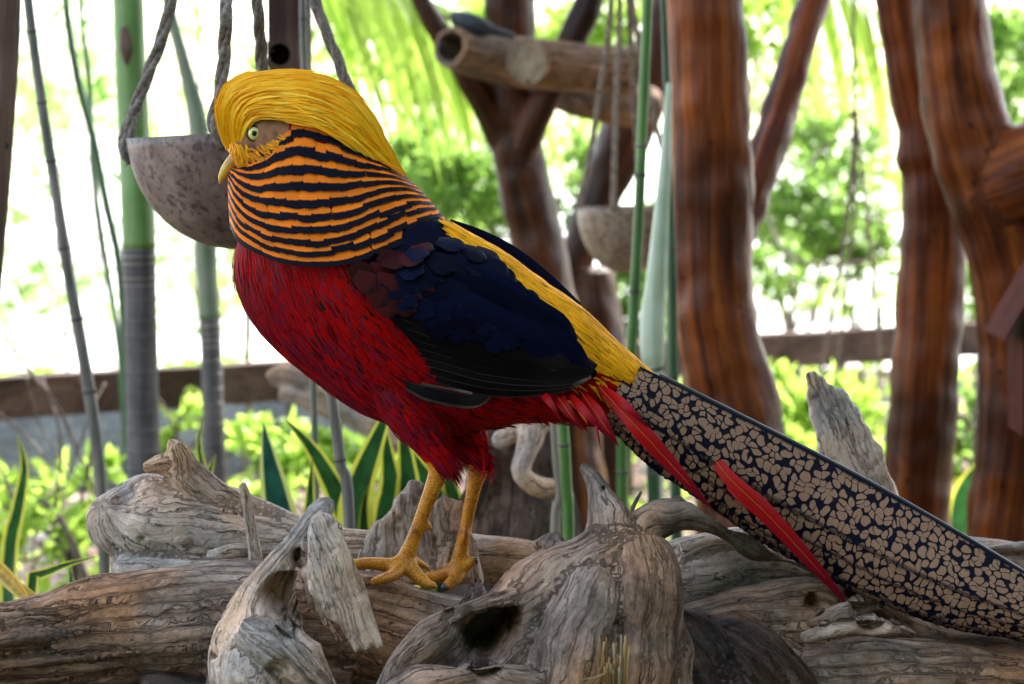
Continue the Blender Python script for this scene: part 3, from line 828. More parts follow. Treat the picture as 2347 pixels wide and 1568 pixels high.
for side in (-1, 1):
    tail_vane('tail_feather', 0.02, 1.0, 0.0, 0.60, 0.0100, 'tail', side, 150, 11, 0.02, 0.0)
    tail_vane('tail_feather', 0.0, 0.92, 0.35, 0.80, 0.0070, 'tail', side, 150, 9, 0.10, 1.3)
    tail_vane('tail_feather', 0.0, 0.205, 0.30, 0.93, 0.0085, 'tail', side, 24, 9, 0.42, 2.1)
    tail_vane('tail_feather', 0.05, 0.46, 0.5, 0.94, 0.0055, 'tail', side, 100, 9, 0.3, 3.4)
    tail_vane('tail_feather', 0.25, 0.68, 0.5, 0.98, 0.0050, 'tail', side, 100, 9, 0.3, 4.4)
    tail_vane('tail_feather', 0.45, 0.86, 0.5, 0.98, 0.0045, 'tail', side, 100, 9, 0.3, 5.4)
    tail_vane('tail_feather', 0.0, 0.40, 0.6, 1.02, 0.0020, 'tailbar', side, 100, 7, 0.25, 6.4)
    tail_vane('tail_feather', 0.2, 0.66, 0.6, 1.02, 0.0015, 'tailbar', side, 100, 7, 0.25, 7.4)
    tail_vane('tail_feather', 0.42, 0.98, 0.6, 1.02, 0.0010, 'tailbar', side, 100, 7, 0.25, 8.4)
c = np.array([tail_pt(i / 59, 0.0, 0, 0.0) for i in range(3, 60)])
v, f, uv, g = tube(c, np.linspace(7, 5, len(c)) * u1, 8)
mk('tail_ridge', v, f, [M['ridge']], tail, uv=uv)
def lance(name, pts, wmax, out=0.0, quill=True, parent=None):
    b3 = blade3(name, pts, lambda t: wmax * u1 * (0.35 + 0.65 * min(t * 2.5, 1)) * max(1 - max((t - 0.42) / 0.58, 0) ** 1.5, 0.05), [M['plume']], parent or tail, nw=7, arch=0.14, n=28)
    if quill:
        c = cr([tuple(p + Vector((0, -0.0012 - 0.14 * wmax * u1, 0))) for p in pts], 24)[:19]
        v, f, uv, g = tube(c, np.linspace(1.3, 0.5, len(c)) * u1, 6)
        mk('quill', v, f, [M['quill']], b3, uv=uv)
    return b3
def tp(px, py, out): return P(px, py, -out)
lance('red_plume', [tp(1372, 885, 0.030), tp(1450, 968, 0.057), tp(1540, 1066, 0.061), tp(1600, 1132, 0.060), tp(1637, 1172, 0.056)], 40)
lance('red_plume', [tp(1600, 985, 0.016), tp(1658, 1080, 0.046), tp(1760, 1180, 0.058), tp(1850, 1278, 0.060), tp(1915, 1352, 0.054), tp(1958, 1412, 0.044)], 42)
lance('red_plume', [tp(1632, 1080, 0.030), tp(1720, 1160, 0.053), tp(1800, 1235, 0.055)], 22, quill=False)
lance('red_plume', [tp(1262, 885, 0.030), tp(1300, 940, 0.053), tp(1338, 990, 0.053)], 26)
lance('red_plume', [tp(1328, 893, 0.030), tp(1375, 960, 0.056), tp(1420, 1026, 0.056)], 34)
lance('red_plume', [tp(1292, 888, 0.032), tp(1345, 950, 0.058), tp(1390, 1000, 0.056)], 22, quill=False)
lance('red_plume', [tp(1345, 905, 0.035), tp(1368, 985, 0.061), tp(1378, 1036, 0.061)], 8, quill=False)
lance('red_plume', [tp(1222, 878, 0.034), tp(1262, 925, 0.058), tp(1290, 972, 0.058)], 18, quill=False)
lance('red_plume', [tp(1382, 885, 0.034), tp(1440, 935, 0.060), tp(1490, 985, 0.060)], 20, quill=False)

# ---------------------------------------------------------------- eye and bill
m, nt, b = mat('iris_yellow'); b.inputs['Base Color'].default_value = (0.72, 0.70, 0.20, 1); b.inputs['Roughness'].default_value = 0.12; b.inputs['Coat Weight'].default_value = 0.6; M['iris'] = m
m, nt, b = mat('pupil_black'); b.inputs['Base Color'].default_value = (0.004, 0.004, 0.006, 1); b.inputs['Roughness'].default_value = 0.06; M['pupil'] = m
m, nt, b = mat('eye_rim'); b.inputs['Base Color'].default_value = (0.05, 0.02, 0.012, 1); b.inputs['Roughness'].default_value = 0.5; M['rim'] = m
def sphere(c, rx, ry, rz, nu=16, nv=24, axis=None):
    v = []; 
    for i in range(nu + 1):
        a = math.pi * i / nu
        for j in range(nv):
            p = 2 * math.pi * j / nv
            v.append((c[0] + rx * math.sin(a) * math.cos(p), c[1] + ry * math.cos(a), c[2] + rz * math.sin(a) * math.sin(p)))
    f = [(i * nv + j, i * nv + (j + 1) % nv, (i + 1) * nv + (j + 1) % nv, (i + 1) * nv + j) for i in range(nu) for j in range(nv)]
    return v, f
for side in (-1, 1):
    le, ne = hit(582, 306)
    ec = Vector((le.x, le.y + 0.0012, le.z)); ec.y *= (1 if side < 0 else -1)
    r = 14.5 * u1
    v, f = sphere(ec, r, r * 0.62, r * 1.08)
    eye = mk('eye', v, f, [M['iris']], BIRD)
    v, f = sphere(ec + Vector((0.06 * r, side * r * 0.46, 0.02 * r)), r * 0.46, r * 0.24, r * 0.50, 10, 16)
    mk('pupil', v, f, [M['pupil']], eye)
    th = np.linspace(0, 2 * math.pi, 24, endpoint=False)
    ring = [(ec.x + math.cos(q) * r * 1.08, ec.y + side * r * 0.12, ec.z + math.sin(q) * r * 1.14) for q in th] 
    c = np.array(ring + ring[:1]); v, f, uv, g = tube(c, 3.0 * u1, 6, cap=False)
    mk('eye_rim', v, f, [M['rim']], eye)
m, nt, b = mat('bill_horn')
nn = tex(nt, 'ShaderNodeTexNoise', coord(nt), Scale=90.0, Detail=3.0)
lk(nt, ramp(nt, nn.outputs[0], [(0.35, (0.42, 0.18, 0.015)), (0.65, (0.70, 0.42, 0.04))]), b.inputs['Base Color']); b.inputs['Roughness'].default_value = 0.3; M['bill'] = m
bill = [(560, 358, 0, 22), (545, 366, 0, 21), (530, 378, 0, 17.5), (516, 393, 0, 12.5), (507, 408, 0, 7.5), (504, 421, 0, 2.0)]
c, r = px_path(bill, 18); v, f, uv, g = tube(c, r, 14, flat=None); 
v = np.array(v); v[:, 1] *= 0.8
up_b = mk('bill', v, f, [M['bill']], BIRD, uv=uv)
low = [(566, 388, 0, 14), (548, 394, 0, 12), (532, 400, 0, 8.5), (520, 405, 0, 3)]
c, r = px_path(low, 12); v, f, uv, g = tube(c, r, 12); v = np.array(v); v[:, 1] *= 0.8
mk('lower_bill', v, f, [M['bill']], up_b, uv=uv)
# ================================================================== DRIFTWOOD
def wood(name, limbs, mt, label, cat='driftwood', voxel=0.0026, lump=0.0025, groove=0.0016, gfreq=150, dents=(), base=None, group=None, parent=None, seed=0, extra=None, pits=0.0, smooth=1, mats=None, mfun=None, plates=()):
    """limbs: list of dicts(p=[(px,py,Y,r)..], flat, jag0, jag1, n, ns) fused into one weathered piece"""
    a = Acc(); EX = []
    for k, L in enumerate(limbs):
        pts = L['p']
        ln = sum(math.hypot(pts[i + 1][0] - pts[i][0], pts[i + 1][1] - pts[i][1]) for i in range(len(pts) - 1))
        n = L.get('n', max(8, int(ln / 14))); ns = L.get('ns', 28)
        c, r = px_path(pts, n)
        v, f, uv, g = tube(c, r, ns, flat=L.get('flat'), wob=L.get('wob', 0.18), seed=seed + k * 3.7, jag0=L.get('jag0', 0) * S(), jag1=L.get('jag1', 0) * S(), twist=L.get('twist', 0))
        g = g + np.array([k * 0.7, k * 0.3, k * 0.9])
        a.add(v, f, uv, 0, g)
    for k, Q in enumerate(plates):
        # a flat torn board: outline, depth Y, thickness, grain direction (degrees down from right), lean in depth per px
        n = len(Q['poly']); lean = Q.get('lean', 0.0); y0 = Q['poly'][0][1]
        ol = []
        for i in range(n):
            (xa, ya), (xb, yb) = Q['poly'][i], Q['poly'][(i + 1) % n]
            m_ = max(1, int(math.hypot(xb - xa, yb - ya) / 14))
            for j in range(m_):
                t = j / m_; ol.append((xa + (xb - xa) * t, ya + (yb - ya) * t))
        from mathutils.geometry import tessellate_polygon
        tri = tessellate_polygon([[Vector((x, y, 0)) for x, y in ol]])
        ca, sa = math.cos(D(Q['ang'])), math.sin(D(Q['ang'])); s_ = S(Q['Y'])
        fr = [P(x, y, Q['Y'] + lean * (y - y0) - Q['th'] / 2) for x, y in ol]; bk = [P(x, y, Q['Y'] + lean * (y - y0) + Q['th'] / 2) for x, y in ol]
        g = [((-x * sa + y * ca) * s_, 0, (x * ca + y * sa) * s_) for x, y in ol]
        nn_ = len(ol)
        f = [tuple(q) for q in tri] + [tuple(nn_ + z for z in reversed(q)) for q in tri] + [(i, nn_ + i, nn_ + (i + 1) % nn_, (i + 1) % nn_) for i in range(nn_)]
        a.add(fr + bk, f, None, 0, np.vstack([g, np.array(g) + np.array([0, Q['th'], 0])]))
        # interior sample points so that the grain lookup is dense
        xs = [q[0] for q in ol]; ys = [q[1] for q in ol]
        ex = [(x, y) for x in np.arange(min(xs), max(xs), 9) for y in np.arange(min(ys), max(ys), 9) if inpoly(x, y, ol)]
        EX.append((np.array([P(x, y, Q['Y'] + lean * (y - y0) + e * Q['th'] / 2) for e in (-1, 1) for x, y in ex]), np.array([((-x * sa + y * ca) * s_, (e + 1) * Q['th'] / 2, (x * ca + y * sa) * s_) for e in (-1, 1) for x, y in ex])))
    sv, sg = a.V(), np.vstack(a.g)
    V, F, N = remesh(sv, a.f, voxel, smooth, 0.5)
    for e in EX: sv = np.vstack([sv, e[0]]); sg = np.vstack([sg, e[1]])
    kd = kdtree.KDTree(len(sv))
    for i, p in enumerate(sv): kd.insert(p, i)
    kd.balance()
    G = np.empty((len(V), 3))
    for i, p in enumerate(V):
        q = kd.find_n(p, 3)
        g0 = sg[q[0][1]]; q = [x for x in q if abs(sg[x[1]] - g0).max() < 0.12]
        w = np.array([1 / (x[2] + 1e-4) ** 2 for x in q]); w /= w.sum()
        G[i] = sum(sg[x[1]] * ww for x, ww in zip(q, w))
    D_ = np.zeros(len(V))
    nf = noise.noise
    for i in range(len(V)):
        p = V[i]; g = G[i]
        l = nf((p[0] * 26 + seed, p[1] * 26, p[2] * 26)) * lump
        gr = nf((g[0] * gfreq + seed, g[1] * gfreq, g[2] * 9))
        g2 = nf((g[0] * gfreq * 2.3 + 9, g[1] * gfreq * 2.3 + seed, g[2] * 16))
        gr = -abs(gr) * 1.3 + 0.35 - abs(g2) * 0.5
        big = nf((p[0] * 11 + 3 + seed, p[1] * 11, p[2] * 11))
        D_[i] = l + groove * gr * (0.65 + 0.9 * max(big, -0.5))
        if pits:
            h = nf((p[0] * 120, p[1] * 120 + seed, p[2] * 120))
            if h > 0.35: D_[i] -= (h - 0.35) * pits
    V = V + N * D_[:, None]
    for (px, py, Y, rad, depth) in dents:
        c = np.array(P(px, py, Y)); d = V - c
        dd = np.hypot(d[:, 0] * (Y + 2) / (V[:, 1] + 2), d[:, 2]) / (rad * S(Y)) + 0.35 * np.array([nf((p[0] * 60, p[1] * 60, p[2] * 60)) for p in V])
        k = np.clip((1 - dd) * 1.6, 0, 1); k = k * k * (3 - 2 * k)
        V[:, 1] += np.where(N[:, 1] < 0.1, k * depth, 0)
    if base is None:
        i = V[:, 2].argmin(); base = (float(V[:, 0].mean()), float(V[:, 1].mean()), float(V[i, 2]))
    midx = None
    if mfun is not None:
        cc = np.array([V[list(q)].mean(0) for q in F]); midx = mfun(cc)
    o = mk(name, V, F, mats or [M[mt]], parent, base, attr={'grain': G}, midx=midx)
    if parent is None: tag(o, label, cat, group)
    return o
def L(p, **k): return dict(p=p, **k)

_r = random.Random(5)
SPLIT = []
for k in range(22):   # long splinters of the rotten left end
    y = 1405 + k * 8 + _r.uniform(-6, 6); x0 = _r.uniform(-160, 60); ln = _r.uniform(120, 330); yy = -.115 + 0.05 * abs((y - 1490) / 90) ** 2 + _r.uniform(-.008, .006)
    r = _r.uniform(7, 17)
    SPLIT.append(L([(x0, y + 6, yy, r * .8), (x0 + ln * .4, y - 3, yy, r), (x0 + ln * .75, y - 12, yy + .006, r * .8), (x0 + ln, y - 18, yy + .016, 3)], wob=0.45, flat=0.8, jag0=10, ns=14))
# log under the pheasant's feet: runs from the rotten left end to behind the root
wood('driftwood_log', [
    L([(-140, 1490, -.03, 92), (0, 1478, -.03, 100), (120, 1462, -.03, 112), (260, 1440, -.03, 128), (420, 1425, -.03, 142), (560, 1418, -.02, 140), (700, 1433, -.02, 132), (830, 1449, -.015, 142), (940, 1488, -.01, 154), (1080, 1545, 0, 166), (1200, 1610, 0, 150)], wob=0.12, jag0=30),
    L([(470, 1560, -.07, 60), (600, 1560, -.06, 70), (800, 1580, -.05, 60)], wob=0.3)] + SPLIT,
    'wood_brown', 'brown weathered log with a rotten ragged end under the bird\'s feet', groove=0.0036, lump=0.004, gfreq=95, seed=1.5, voxel=0.0026)
# torn pale piece lying on that log
wood('driftwood_stump', [
    L([(690, 1640, -.13, 100), (615, 1540, -.12, 128), (592, 1450, -.115, 106), (598, 1380, -.11, 72), (640, 1300, -.10, 40), (690, 1230, -.095, 26), (735, 1172, -.09, 30), (750, 1150, -.09, 14)], wob=0.3, jag1=14),
    L([(560, 1440, -.15, 40), (620, 1480, -.16, 46), (680, 1530, -.16, 40), (740, 1580, -.15, 22)], wob=0.3)],
    'wood_pale', 'pale torn stump with splintered flap hanging over the brown log', groove=0.0022, lump=0.0035, gfreq=130, pits=0.010, seed=4.2, voxel=0.0022,
    plates=[dict(Y=-.128, th=.020, ang=72, lean=-0.00006, poly=[(713, 1187), (735, 1170), (758, 1180), (781, 1205), (789, 1244), (808, 1269), (831, 1321), (847, 1369), (860, 1418), (877, 1482), (861, 1488), (852, 1470), (842, 1496), (828, 1487), (823, 1466), (817, 1498), (795, 1462), (776, 1434), (748, 1420), (724, 1385), (706, 1353), (704, 1289), (706, 1224)]),
            dict(Y=-.108, th=.014, ang=75, poly=[(690, 1235), (712, 1250), (722, 1330), (742, 1400), (770, 1440), (792, 1478), (770, 1470), (735, 1430), (708, 1390), (690, 1320)])],
    dents=((652, 1366, -.12, 58, 0.05), (684, 1290, -.12, 26, 0.03), (630, 1550, -.2, 30, 0.008), (665, 1430, -.14, 34, 0.04)))
# left log in the second row, with a hooked stub on top
wood('driftwood_log', [
    L([(238, 1160, .10, 30), (262, 1180, .11, 74), (330, 1195, .12, 100), (450, 1200, .125, 98), (580, 1222, .13, 82), (700, 1248, .13, 62), (860, 1268, .13, 52), (1050, 1282, .13, 58), (1200, 1296, .13, 60), (1400, 1330, .12, 60)], wob=0.16),
    L([(400, 1020, .10, 20), (410, 1045, .105, 34), (420, 1085, .11, 46), (470, 1130, .115, 44), (560, 1175, .12, 34), (640, 1195, .12, 18)], wob=0.3, jag0=20),
    L([(330, 1075, .10, 14), (385, 1065, .105, 28), (440, 1100, .11, 30)], wob=0.3, jag0=10),
    L([(262, 1300, .10, 40), (330, 1300, .11, 70), (450, 1310, .12, 80), (600, 1320, .12, 70)], wob=0.2),
    L([(470, 1272, .075, 9), (540, 1262, .075, 17), (640, 1262, .08, 18), (760, 1265, .09, 14)], wob=0.3, flat=0.7)],
    'wood_pale', 'long grey log with a hooked broken stub, behind the brown log', groove=0.0020, lump=0.004, gfreq=120, seed=8.1, voxel=0.0028,
    dents=((262, 1160, .05, 30, 0.010), (310, 1250, .05, 10, .006), (345, 1120, .05, 8, .006)))
wood('upright_splinter', [L([(556, 1110, .06, 9), (566, 1150, .06, 13), (574, 1210, .06, 15), (588, 1300, .06, 18)], jag0=10, wob=0.2, flat=0.6)], 'wood_pale', 'thin upright wood splinter stuck between two logs', 'splinter', voxel=0.0018, groove=0.0012, lump=0.001, seed=2)
# broken stub behind the legs
wood('broken_stub', [
    L([(950, 1140, .075, 26), (945, 1170, .075, 36), (925, 1210, .08, 44), (900, 1262, .08, 50), (890, 1330, .08, 60)], jag0=22, wob=0.32, ns=40),
    L([(1046, 1170, .07, 22), (1045, 1210, .07, 36), (1040, 1250, .07, 56), (1035, 1320, .07, 64)], jag0=20, wob=0.28, ns=40),
    L([(985, 1180, .085, 40), (985, 1240, .085, 50), (985, 1330, .085, 60)], wob=0.3),
    L([(868, 1196, .06, 5), (858, 1225, .06, 14), (842, 1262, .06, 20), (832, 1300, .06, 20)], wob=0.2, flat=0.6)],
    'wood_grey', 'split grey stub standing right behind the bird\'s legs', plates=[dict(Y=.07, th=.034, ang=84, poly=[(866, 1204), (886, 1183), (901, 1165), (904, 1144), (914, 1137), (935, 1116), (940, 1103), (955, 1101), (973, 1111), (982, 1150), (1000, 1150), (1009, 1134), (1017, 1124), (1030, 1134), (1048, 1142), (1066, 1142), (1079, 1209), (1097, 1247), (1104, 1340), (856, 1340)])], groove=0.0034, lump=0.004, gfreq=110, pits=0.015, seed=6.6, voxel=0.0024)
# big smooth root in the middle
wood('driftwood_root', [
    L([(1338, 1072, -.035, 9), (1362, 1100, -.04, 20), (1384, 1145, -.05, 34), (1398, 1195, -.06, 54), (1400, 1260, -.07, 84)], wob=0.25, jag0=10, ns=36),
    L([(1440, 1250, -.06, 70), (1335, 1332, -.085, 112), (1235, 1420, -.095, 128), (1125, 1500, -.10, 118), (1000, 1600, -.10, 110)], wob=0.16, ns=36),
    L([(1440, 1260, -.065, 88), (1448, 1360, -.085, 118), (1436, 1480, -.10, 128), (1425, 1640, -.11, 140)], wob=0.18, ns=36),
    L([(1375, 1300, -.085, 50), (1345, 1370, -.105, 92), (1315, 1450, -.12, 112), (1300, 1520, -.125, 118), (1280, 1640, -.13, 130)], wob=0.18, ns=36),
    L([(1440, 1280, -.065, 80), (1470, 1225, -.055, 60), (1530, 1192, -.045, 42), (1578, 1186, -.04, 34), (1640, 1212, -.02, 25), (1730, 1260, .01, 20), (1830, 1290, .035, 16), (1960, 1340, .06, 11)], wob=0.22),
    L([(1552, 1140, -.035, 7), (1562, 1162, -.036, 18), (1556, 1195, -.04, 32)], wob=0.25, jag0=8),
    L([(1200, 1360, -.11, 30), (1120, 1398, -.13, 44), (1030, 1440, -.14, 42), (960, 1490, -.145, 40), (918, 1545, -.15, 40), (890, 1640, -.15, 50)], wob=0.2),
    L([(1290, 1600, -.14, 20), (1200, 1575, -.16, 44), (1090, 1555, -.17, 38), (985, 1575, -.175, 46), (900, 1620, -.17, 60)], wob=0.25),
    L([(1285, 1225, -.07, 10), (1265, 1240, -.075, 22), (1250, 1262, -.08, 34)], wob=0.3, jag0=6),
    L([(1480, 1330, -.08, 80), (1500, 1430, -.09, 74), (1520, 1540, -.10, 70), (1540, 1640, -.1, 80)], wob=0.2)],
    'wood_smooth', 'large smooth grey-brown root with a pointed spike and a dark hollow', groove=0.0020, lump=0.0085, gfreq=120, seed=11.3, voxel=0.0026, smooth=4,
    dents=((1105, 1462, -.14, 78, 0.10), (1165, 1430, -.14, 40, 0.06), (1030, 1405, -.14, 22, .012), (1388, 1140, -.1, 7, .008), (1410, 1430, -.14, 12, .006)))
# right: back log, front dark log, far log
wood('driftwood_log', [
    L([(1510, 1330, .07, 70), (1600, 1312, .07, 86), (1720, 1302, .075, 92), (1850, 1320, .08, 86), (2000, 1350, .08, 76), (2150, 1370, .08, 70), (2400, 1400, .08, 70)], wob=0.12),
    L([(1560, 1262, .05, 24), (1640, 1240, .05, 22), (1760, 1238, .06, 16)], wob=0.25)],
    'wood_pale', 'straight-grained pale log crossing behind the scarlet tail plume', groove=0.0022, lump=0.003, gfreq=130, seed=14.2, voxel=0.0028)
wood('driftwood_log', [
    L([(1560, 1470, .01, 70), (1640, 1440, .01, 84), (1740, 1440, .01, 116), (1860, 1440, .01, 122), (1990, 1490, 0, 110), (2120, 1518, .01, 96), (2260, 1535, .01, 96), (2420, 1550, .01, 100)], wob=0.14),
    L([(1860, 1600, -.04, 130), (2000, 1590, -.05, 126), (2180, 1590, -.055, 116), (2360, 1600, -.06, 112)], wob=0.15),
    L([(1700, 1530, -.03, 120), (1760, 1600, -.03, 140), (1820, 1660, -.03, 140)], wob=0.15),
    L([(1850, 1432, -.05, 14), (1930, 1404, -.055, 22), (2010, 1385, -.045, 18), (2060, 1372, -.03, 10)], wob=0.4, jag0=8),
    L([(1840, 1462, -.085, 12), (1940, 1440, -.10, 20), (2040, 1440, -.10, 16), (2100, 1455, -.095, 8)], wob=0.4)],
    'wood_brown', 'twisted brown log with a split top under the long tail', groove=0.0026, lump=0.005, gfreq=100, seed=17.9, voxel=0.0028,
    dents=((2000, 1412, -.1, 44, .03), (1890, 1425, -.1, 22, .02), (2060, 1420, -.1, 24, .02), (1690, 1400, -.1, 20, .01)))
wood('driftwood_log', [L([(2190, 1268, .17, 40), (2300, 1285, .17, 46), (2480, 1300, .17, 50)], wob=0.15), L([(2262, 1258, .15, 7), (2310, 1256, .15, 11), (2380, 1252, .15, 12)], wob=0.3)],
    'wood_grey', 'short grey log lying at the foot of the two red trunks', groove=0.0015, lump=0.003, seed=21.0, voxel=0.003)
wood('dark_root', [L([(1530, 1420, -.055, 40), (1570, 1480, -.07, 84), (1600, 1560, -.075, 104), (1620, 1650, -.075, 110)], wob=0.2, jag0=14), L([(1600, 1396, -.03, 10), (1612, 1440, -.045, 44), (1640, 1520, -.07, 70), (1690, 1620, -.08, 90)], wob=0.3), L([(1640, 1440, -.05, 30), (1720, 1480, -.075, 60), (1790, 1560, -.08, 70), (1830, 1640, -.08, 70)], wob=.3)],
    'wood_dark', 'dark root wedged between the smooth root and the brown log', groove=0.0022, lump=0.004, seed=23.0, voxel=0.003, pits=0.01)  # root limbs in the plain dark wood colour
wood('dark_root', [L([(850, 1480, .0, 60), (860, 1560, -.02, 90), (850, 1650, -.02, 100)], wob=0.2), L([(330, 1620, -.06, 80), (520, 1625, -.06, 80), (760, 1625, -.05, 80)], wob=.2)],
    'wood_dark', 'dark root in the gap below the splintered flap', groove=0.002, lump=0.004, seed=25.0, voxel=0.0035)  # lower root pieces, same dark wood colour
# broken plank standing behind the tail
wood('broken_plank', [L([(1935, 1000, .215, 14), (1955, 1090, .215, 30), (1985, 1200, .215, 40), (2000, 1330, .215, 44)], wob=0.2)],
    'wood_pale', 'jagged broken board standing upright behind the tail', 'board', groove=0.0014, lump=0.003, gfreq=140, seed=28.0, voxel=0.0022, pits=0.006,
    plates=[dict(Y=.20, th=.026, ang=68, poly=[(1844, 862), (1852, 852), (1866, 850), (1876, 862), (1889, 866), (1896, 880), (1920, 893), (1930, 890), (1942, 902), (1950, 922), (1969, 938), (1978, 962), (1995, 982), (2002, 1004), (2022, 1022), (2027, 1060), (2035, 1084), (2050, 1110), (2062, 1146), (2085, 1230), (2090, 1340), (1930, 1340), (1905, 1180), (1880, 1049), (1871, 986), (1856, 955), (1858, 930), (1848, 915), (1852, 890)])])
wood('twig', [L([(1470, 1128, -.03, 4.5), (1455, 1155, -.03, 6), (1440, 1190, -.035, 8)], jag0=5)], 'wood_grey', 'short grey twig poking up from the smooth root', 'twig', voxel=0.0012, groove=0.0004, lump=0.0005, seed=1)
# pale root pieces further back, below the bird
wood('hooked_root', [
    L([(1175, 960, .62, 30), (1215, 985, .6, 30), (1205, 1040, .58, 26), (1195, 1085, .57, 26), (1230, 1115, .57, 28), (1285, 1122, .58, 22)], wob=0.25),
    L([(1140, 1010, .63, 26), (1180, 995, .61, 22), (1225, 985, .6, 18), (1262, 968, .6, 14)], wob=0.25)],
    'wood_pale', 'pale hooked root hanging on the dark stump behind the bird', groove=0.0012, lump=0.004, seed=31.0, voxel=0.003)
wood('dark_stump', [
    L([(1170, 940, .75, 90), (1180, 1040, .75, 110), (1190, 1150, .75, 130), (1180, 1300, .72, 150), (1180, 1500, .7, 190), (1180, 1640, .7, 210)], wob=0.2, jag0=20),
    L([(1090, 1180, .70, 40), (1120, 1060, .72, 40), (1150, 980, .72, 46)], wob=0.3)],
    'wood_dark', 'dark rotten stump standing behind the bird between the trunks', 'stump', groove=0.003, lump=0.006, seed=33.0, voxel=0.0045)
wood('driftwood_branch', [
    L([(618, 872, 1.5, 16), (650, 860, 1.5, 26), (700, 868, 1.5, 30), (760, 900, 1.5, 32), (830, 955, 1.5, 34), (900, 1000, 1.5, 34), (1000, 1040, 1.5, 34)], wob=0.3, jag0=8),
    L([(640, 900, 1.49, 18), (700, 915, 1.49, 26), (780, 945, 1.5, 26)], wob=0.3)],
    'wood_pale', 'pale dry branch leaning in front of the fence rail', 'branch', groove=0.002, lump=0.004, seed=36.0, voxel=0.004)
# straw tuft by the root
m, nt, b = mat('dry_straw'); 
oi = nt.nodes.new('ShaderNodeNewGeometry')
lk(nt, ramp(nt, oi.outputs['Random Per Island'], [(0.0, (0.22, 0.09, 0.03)), (0.5, (0.40, 0.24, 0.09)), (1.0, (0.36, 0.34, 0.2))]), b.inputs['Base Color']); b.inputs['Roughness'].default_value = 0.6; M['straw'] = m
a = Acc()
for k in range(26):
    x0 = random.uniform(1370, 1440); x1 = x0 + random.gauss(0, 6); y1 = random.uniform(1445, 1540)
    c = cr([tuple(P(x0, 1600, -.215)), tuple(P((x0 + x1) / 2 + random.gauss(0, 3), (1600 + y1) / 2, -.222)), tuple(P(x1, y1, -.225))], 6)
    v, f, uv, g = tube(c, np.linspace(4.0, 2.0, 6) * S() * random.uniform(.5, 1.3), 5); a.add(v, f, uv)
for k in range(5):
    c = cr([tuple(P(1400, 1590, -.22)), tuple(P(1370 + k * 6, 1555 - k * 4, -.228)), tuple(P(1310 + k * 9, 1560 + k * 6, -.23))], 8)
    v, f, uv, g = tube(c, np.linspace(2, 0.7, 8) * S(), 5); a.add(v, f, uv)
tag(a.build('straw_tuft', [M['straw']], None, P(1400, 1600, -.22)), 'tuft of dry golden straw in front of the smooth root', 'straw')
# bird droppings on the root
m, nt, b = mat('dropping_white'); b.inputs['Base Color'].default_value = (0.62, 0.62, 0.60, 1); M['dropping'] = m
# ================================================================== SETTING
def gpy(px, Y):
    d = P(px, 784, Y); return proj((d.x, Y, GROUND))[1]
# ground: leaf litter over soil
m, nt, b = mat('leaf_litter_soil')
o_ = coord(nt)
n1 = tex(nt, 'ShaderNodeTexNoise', o_, Scale=3.0, Detail=8.0, Roughness=0.7)
v1_ = tex(nt, 'ShaderNodeTexVoronoi', o_, Scale=34.0)
c_ = ramp(nt, n1.outputs[0], [(0.3, (0.05, 0.033, 0.022)), (0.55, (0.16, 0.11, 0.075)), (0.75, (0.30, 0.22, 0.15))])
c_ = mix(nt, 0.6, c_, mix(nt, 1.0, c_, v1_.outputs['Color'], 'MULTIPLY'))
lk(nt, c_, b.inputs['Base Color']); b.inputs['Roughness'].default_value = 0.9
bump(nt, v1_.outputs['Distance'], 0.8, 0.03, b); M['ground'] = m
def sheet(name, x0, x1, y0, y1, z, mt, nx=2, ny=2, amp=0.0):
    v = []; 
    for i in range(nx + 1):
        for j in range(ny + 1):
            x = x0 + (x1 - x0) * i / nx; y = y0 + (y1 - y0) * j / ny
            v.append((x, y, z + amp * noise.noise((x * 1.3, y * 1.3, 0.5))))
    f = [(i * (ny + 1) + j, (i + 1) * (ny + 1) + j, (i + 1) * (ny + 1) + j + 1, i * (ny + 1) + j + 1) for i in range(nx) for j in range(ny)]
    return tag(mk(name, v, f, [M[mt]]), kind='structure')
sheet('ground', -150, 150, -30, 300, GROUND, 'ground')
# pale sandy clearing in the open beyond the fence
m, nt, b = mat('pale_sand')
n1 = tex(nt, 'ShaderNodeTexNoise', coord(nt), Scale=1.4, Detail=6.0)
lk(nt, ramp(nt, n1.outputs[0], [(0.35, (0.50, 0.50, 0.44)), (0.65, (0.74, 0.74, 0.68))]), b.inputs['Base Color']); b.inputs['Roughness'].default_value = 0.9
bump(nt, n1.outputs[0], 0.4, 0.05, b); M['sand'] = m
v = []; nx = 40
for i in range(nx + 1):
    x = -60 + 120 * i / nx
    v += [(x, 5.2 + 0.5 * noise.noise((x * 0.6, 1, 1)), GROUND + 0.006), (x * 2.4, 298 + noise.noise((x * .1, 3, 1)), GROUND + 0.006)]
tag(mk('sandy_clearing', v, [(2 * i, 2 * i + 2, 2 * i + 3, 2 * i + 1) for i in range(nx)], [M['sand']]), kind='structure')

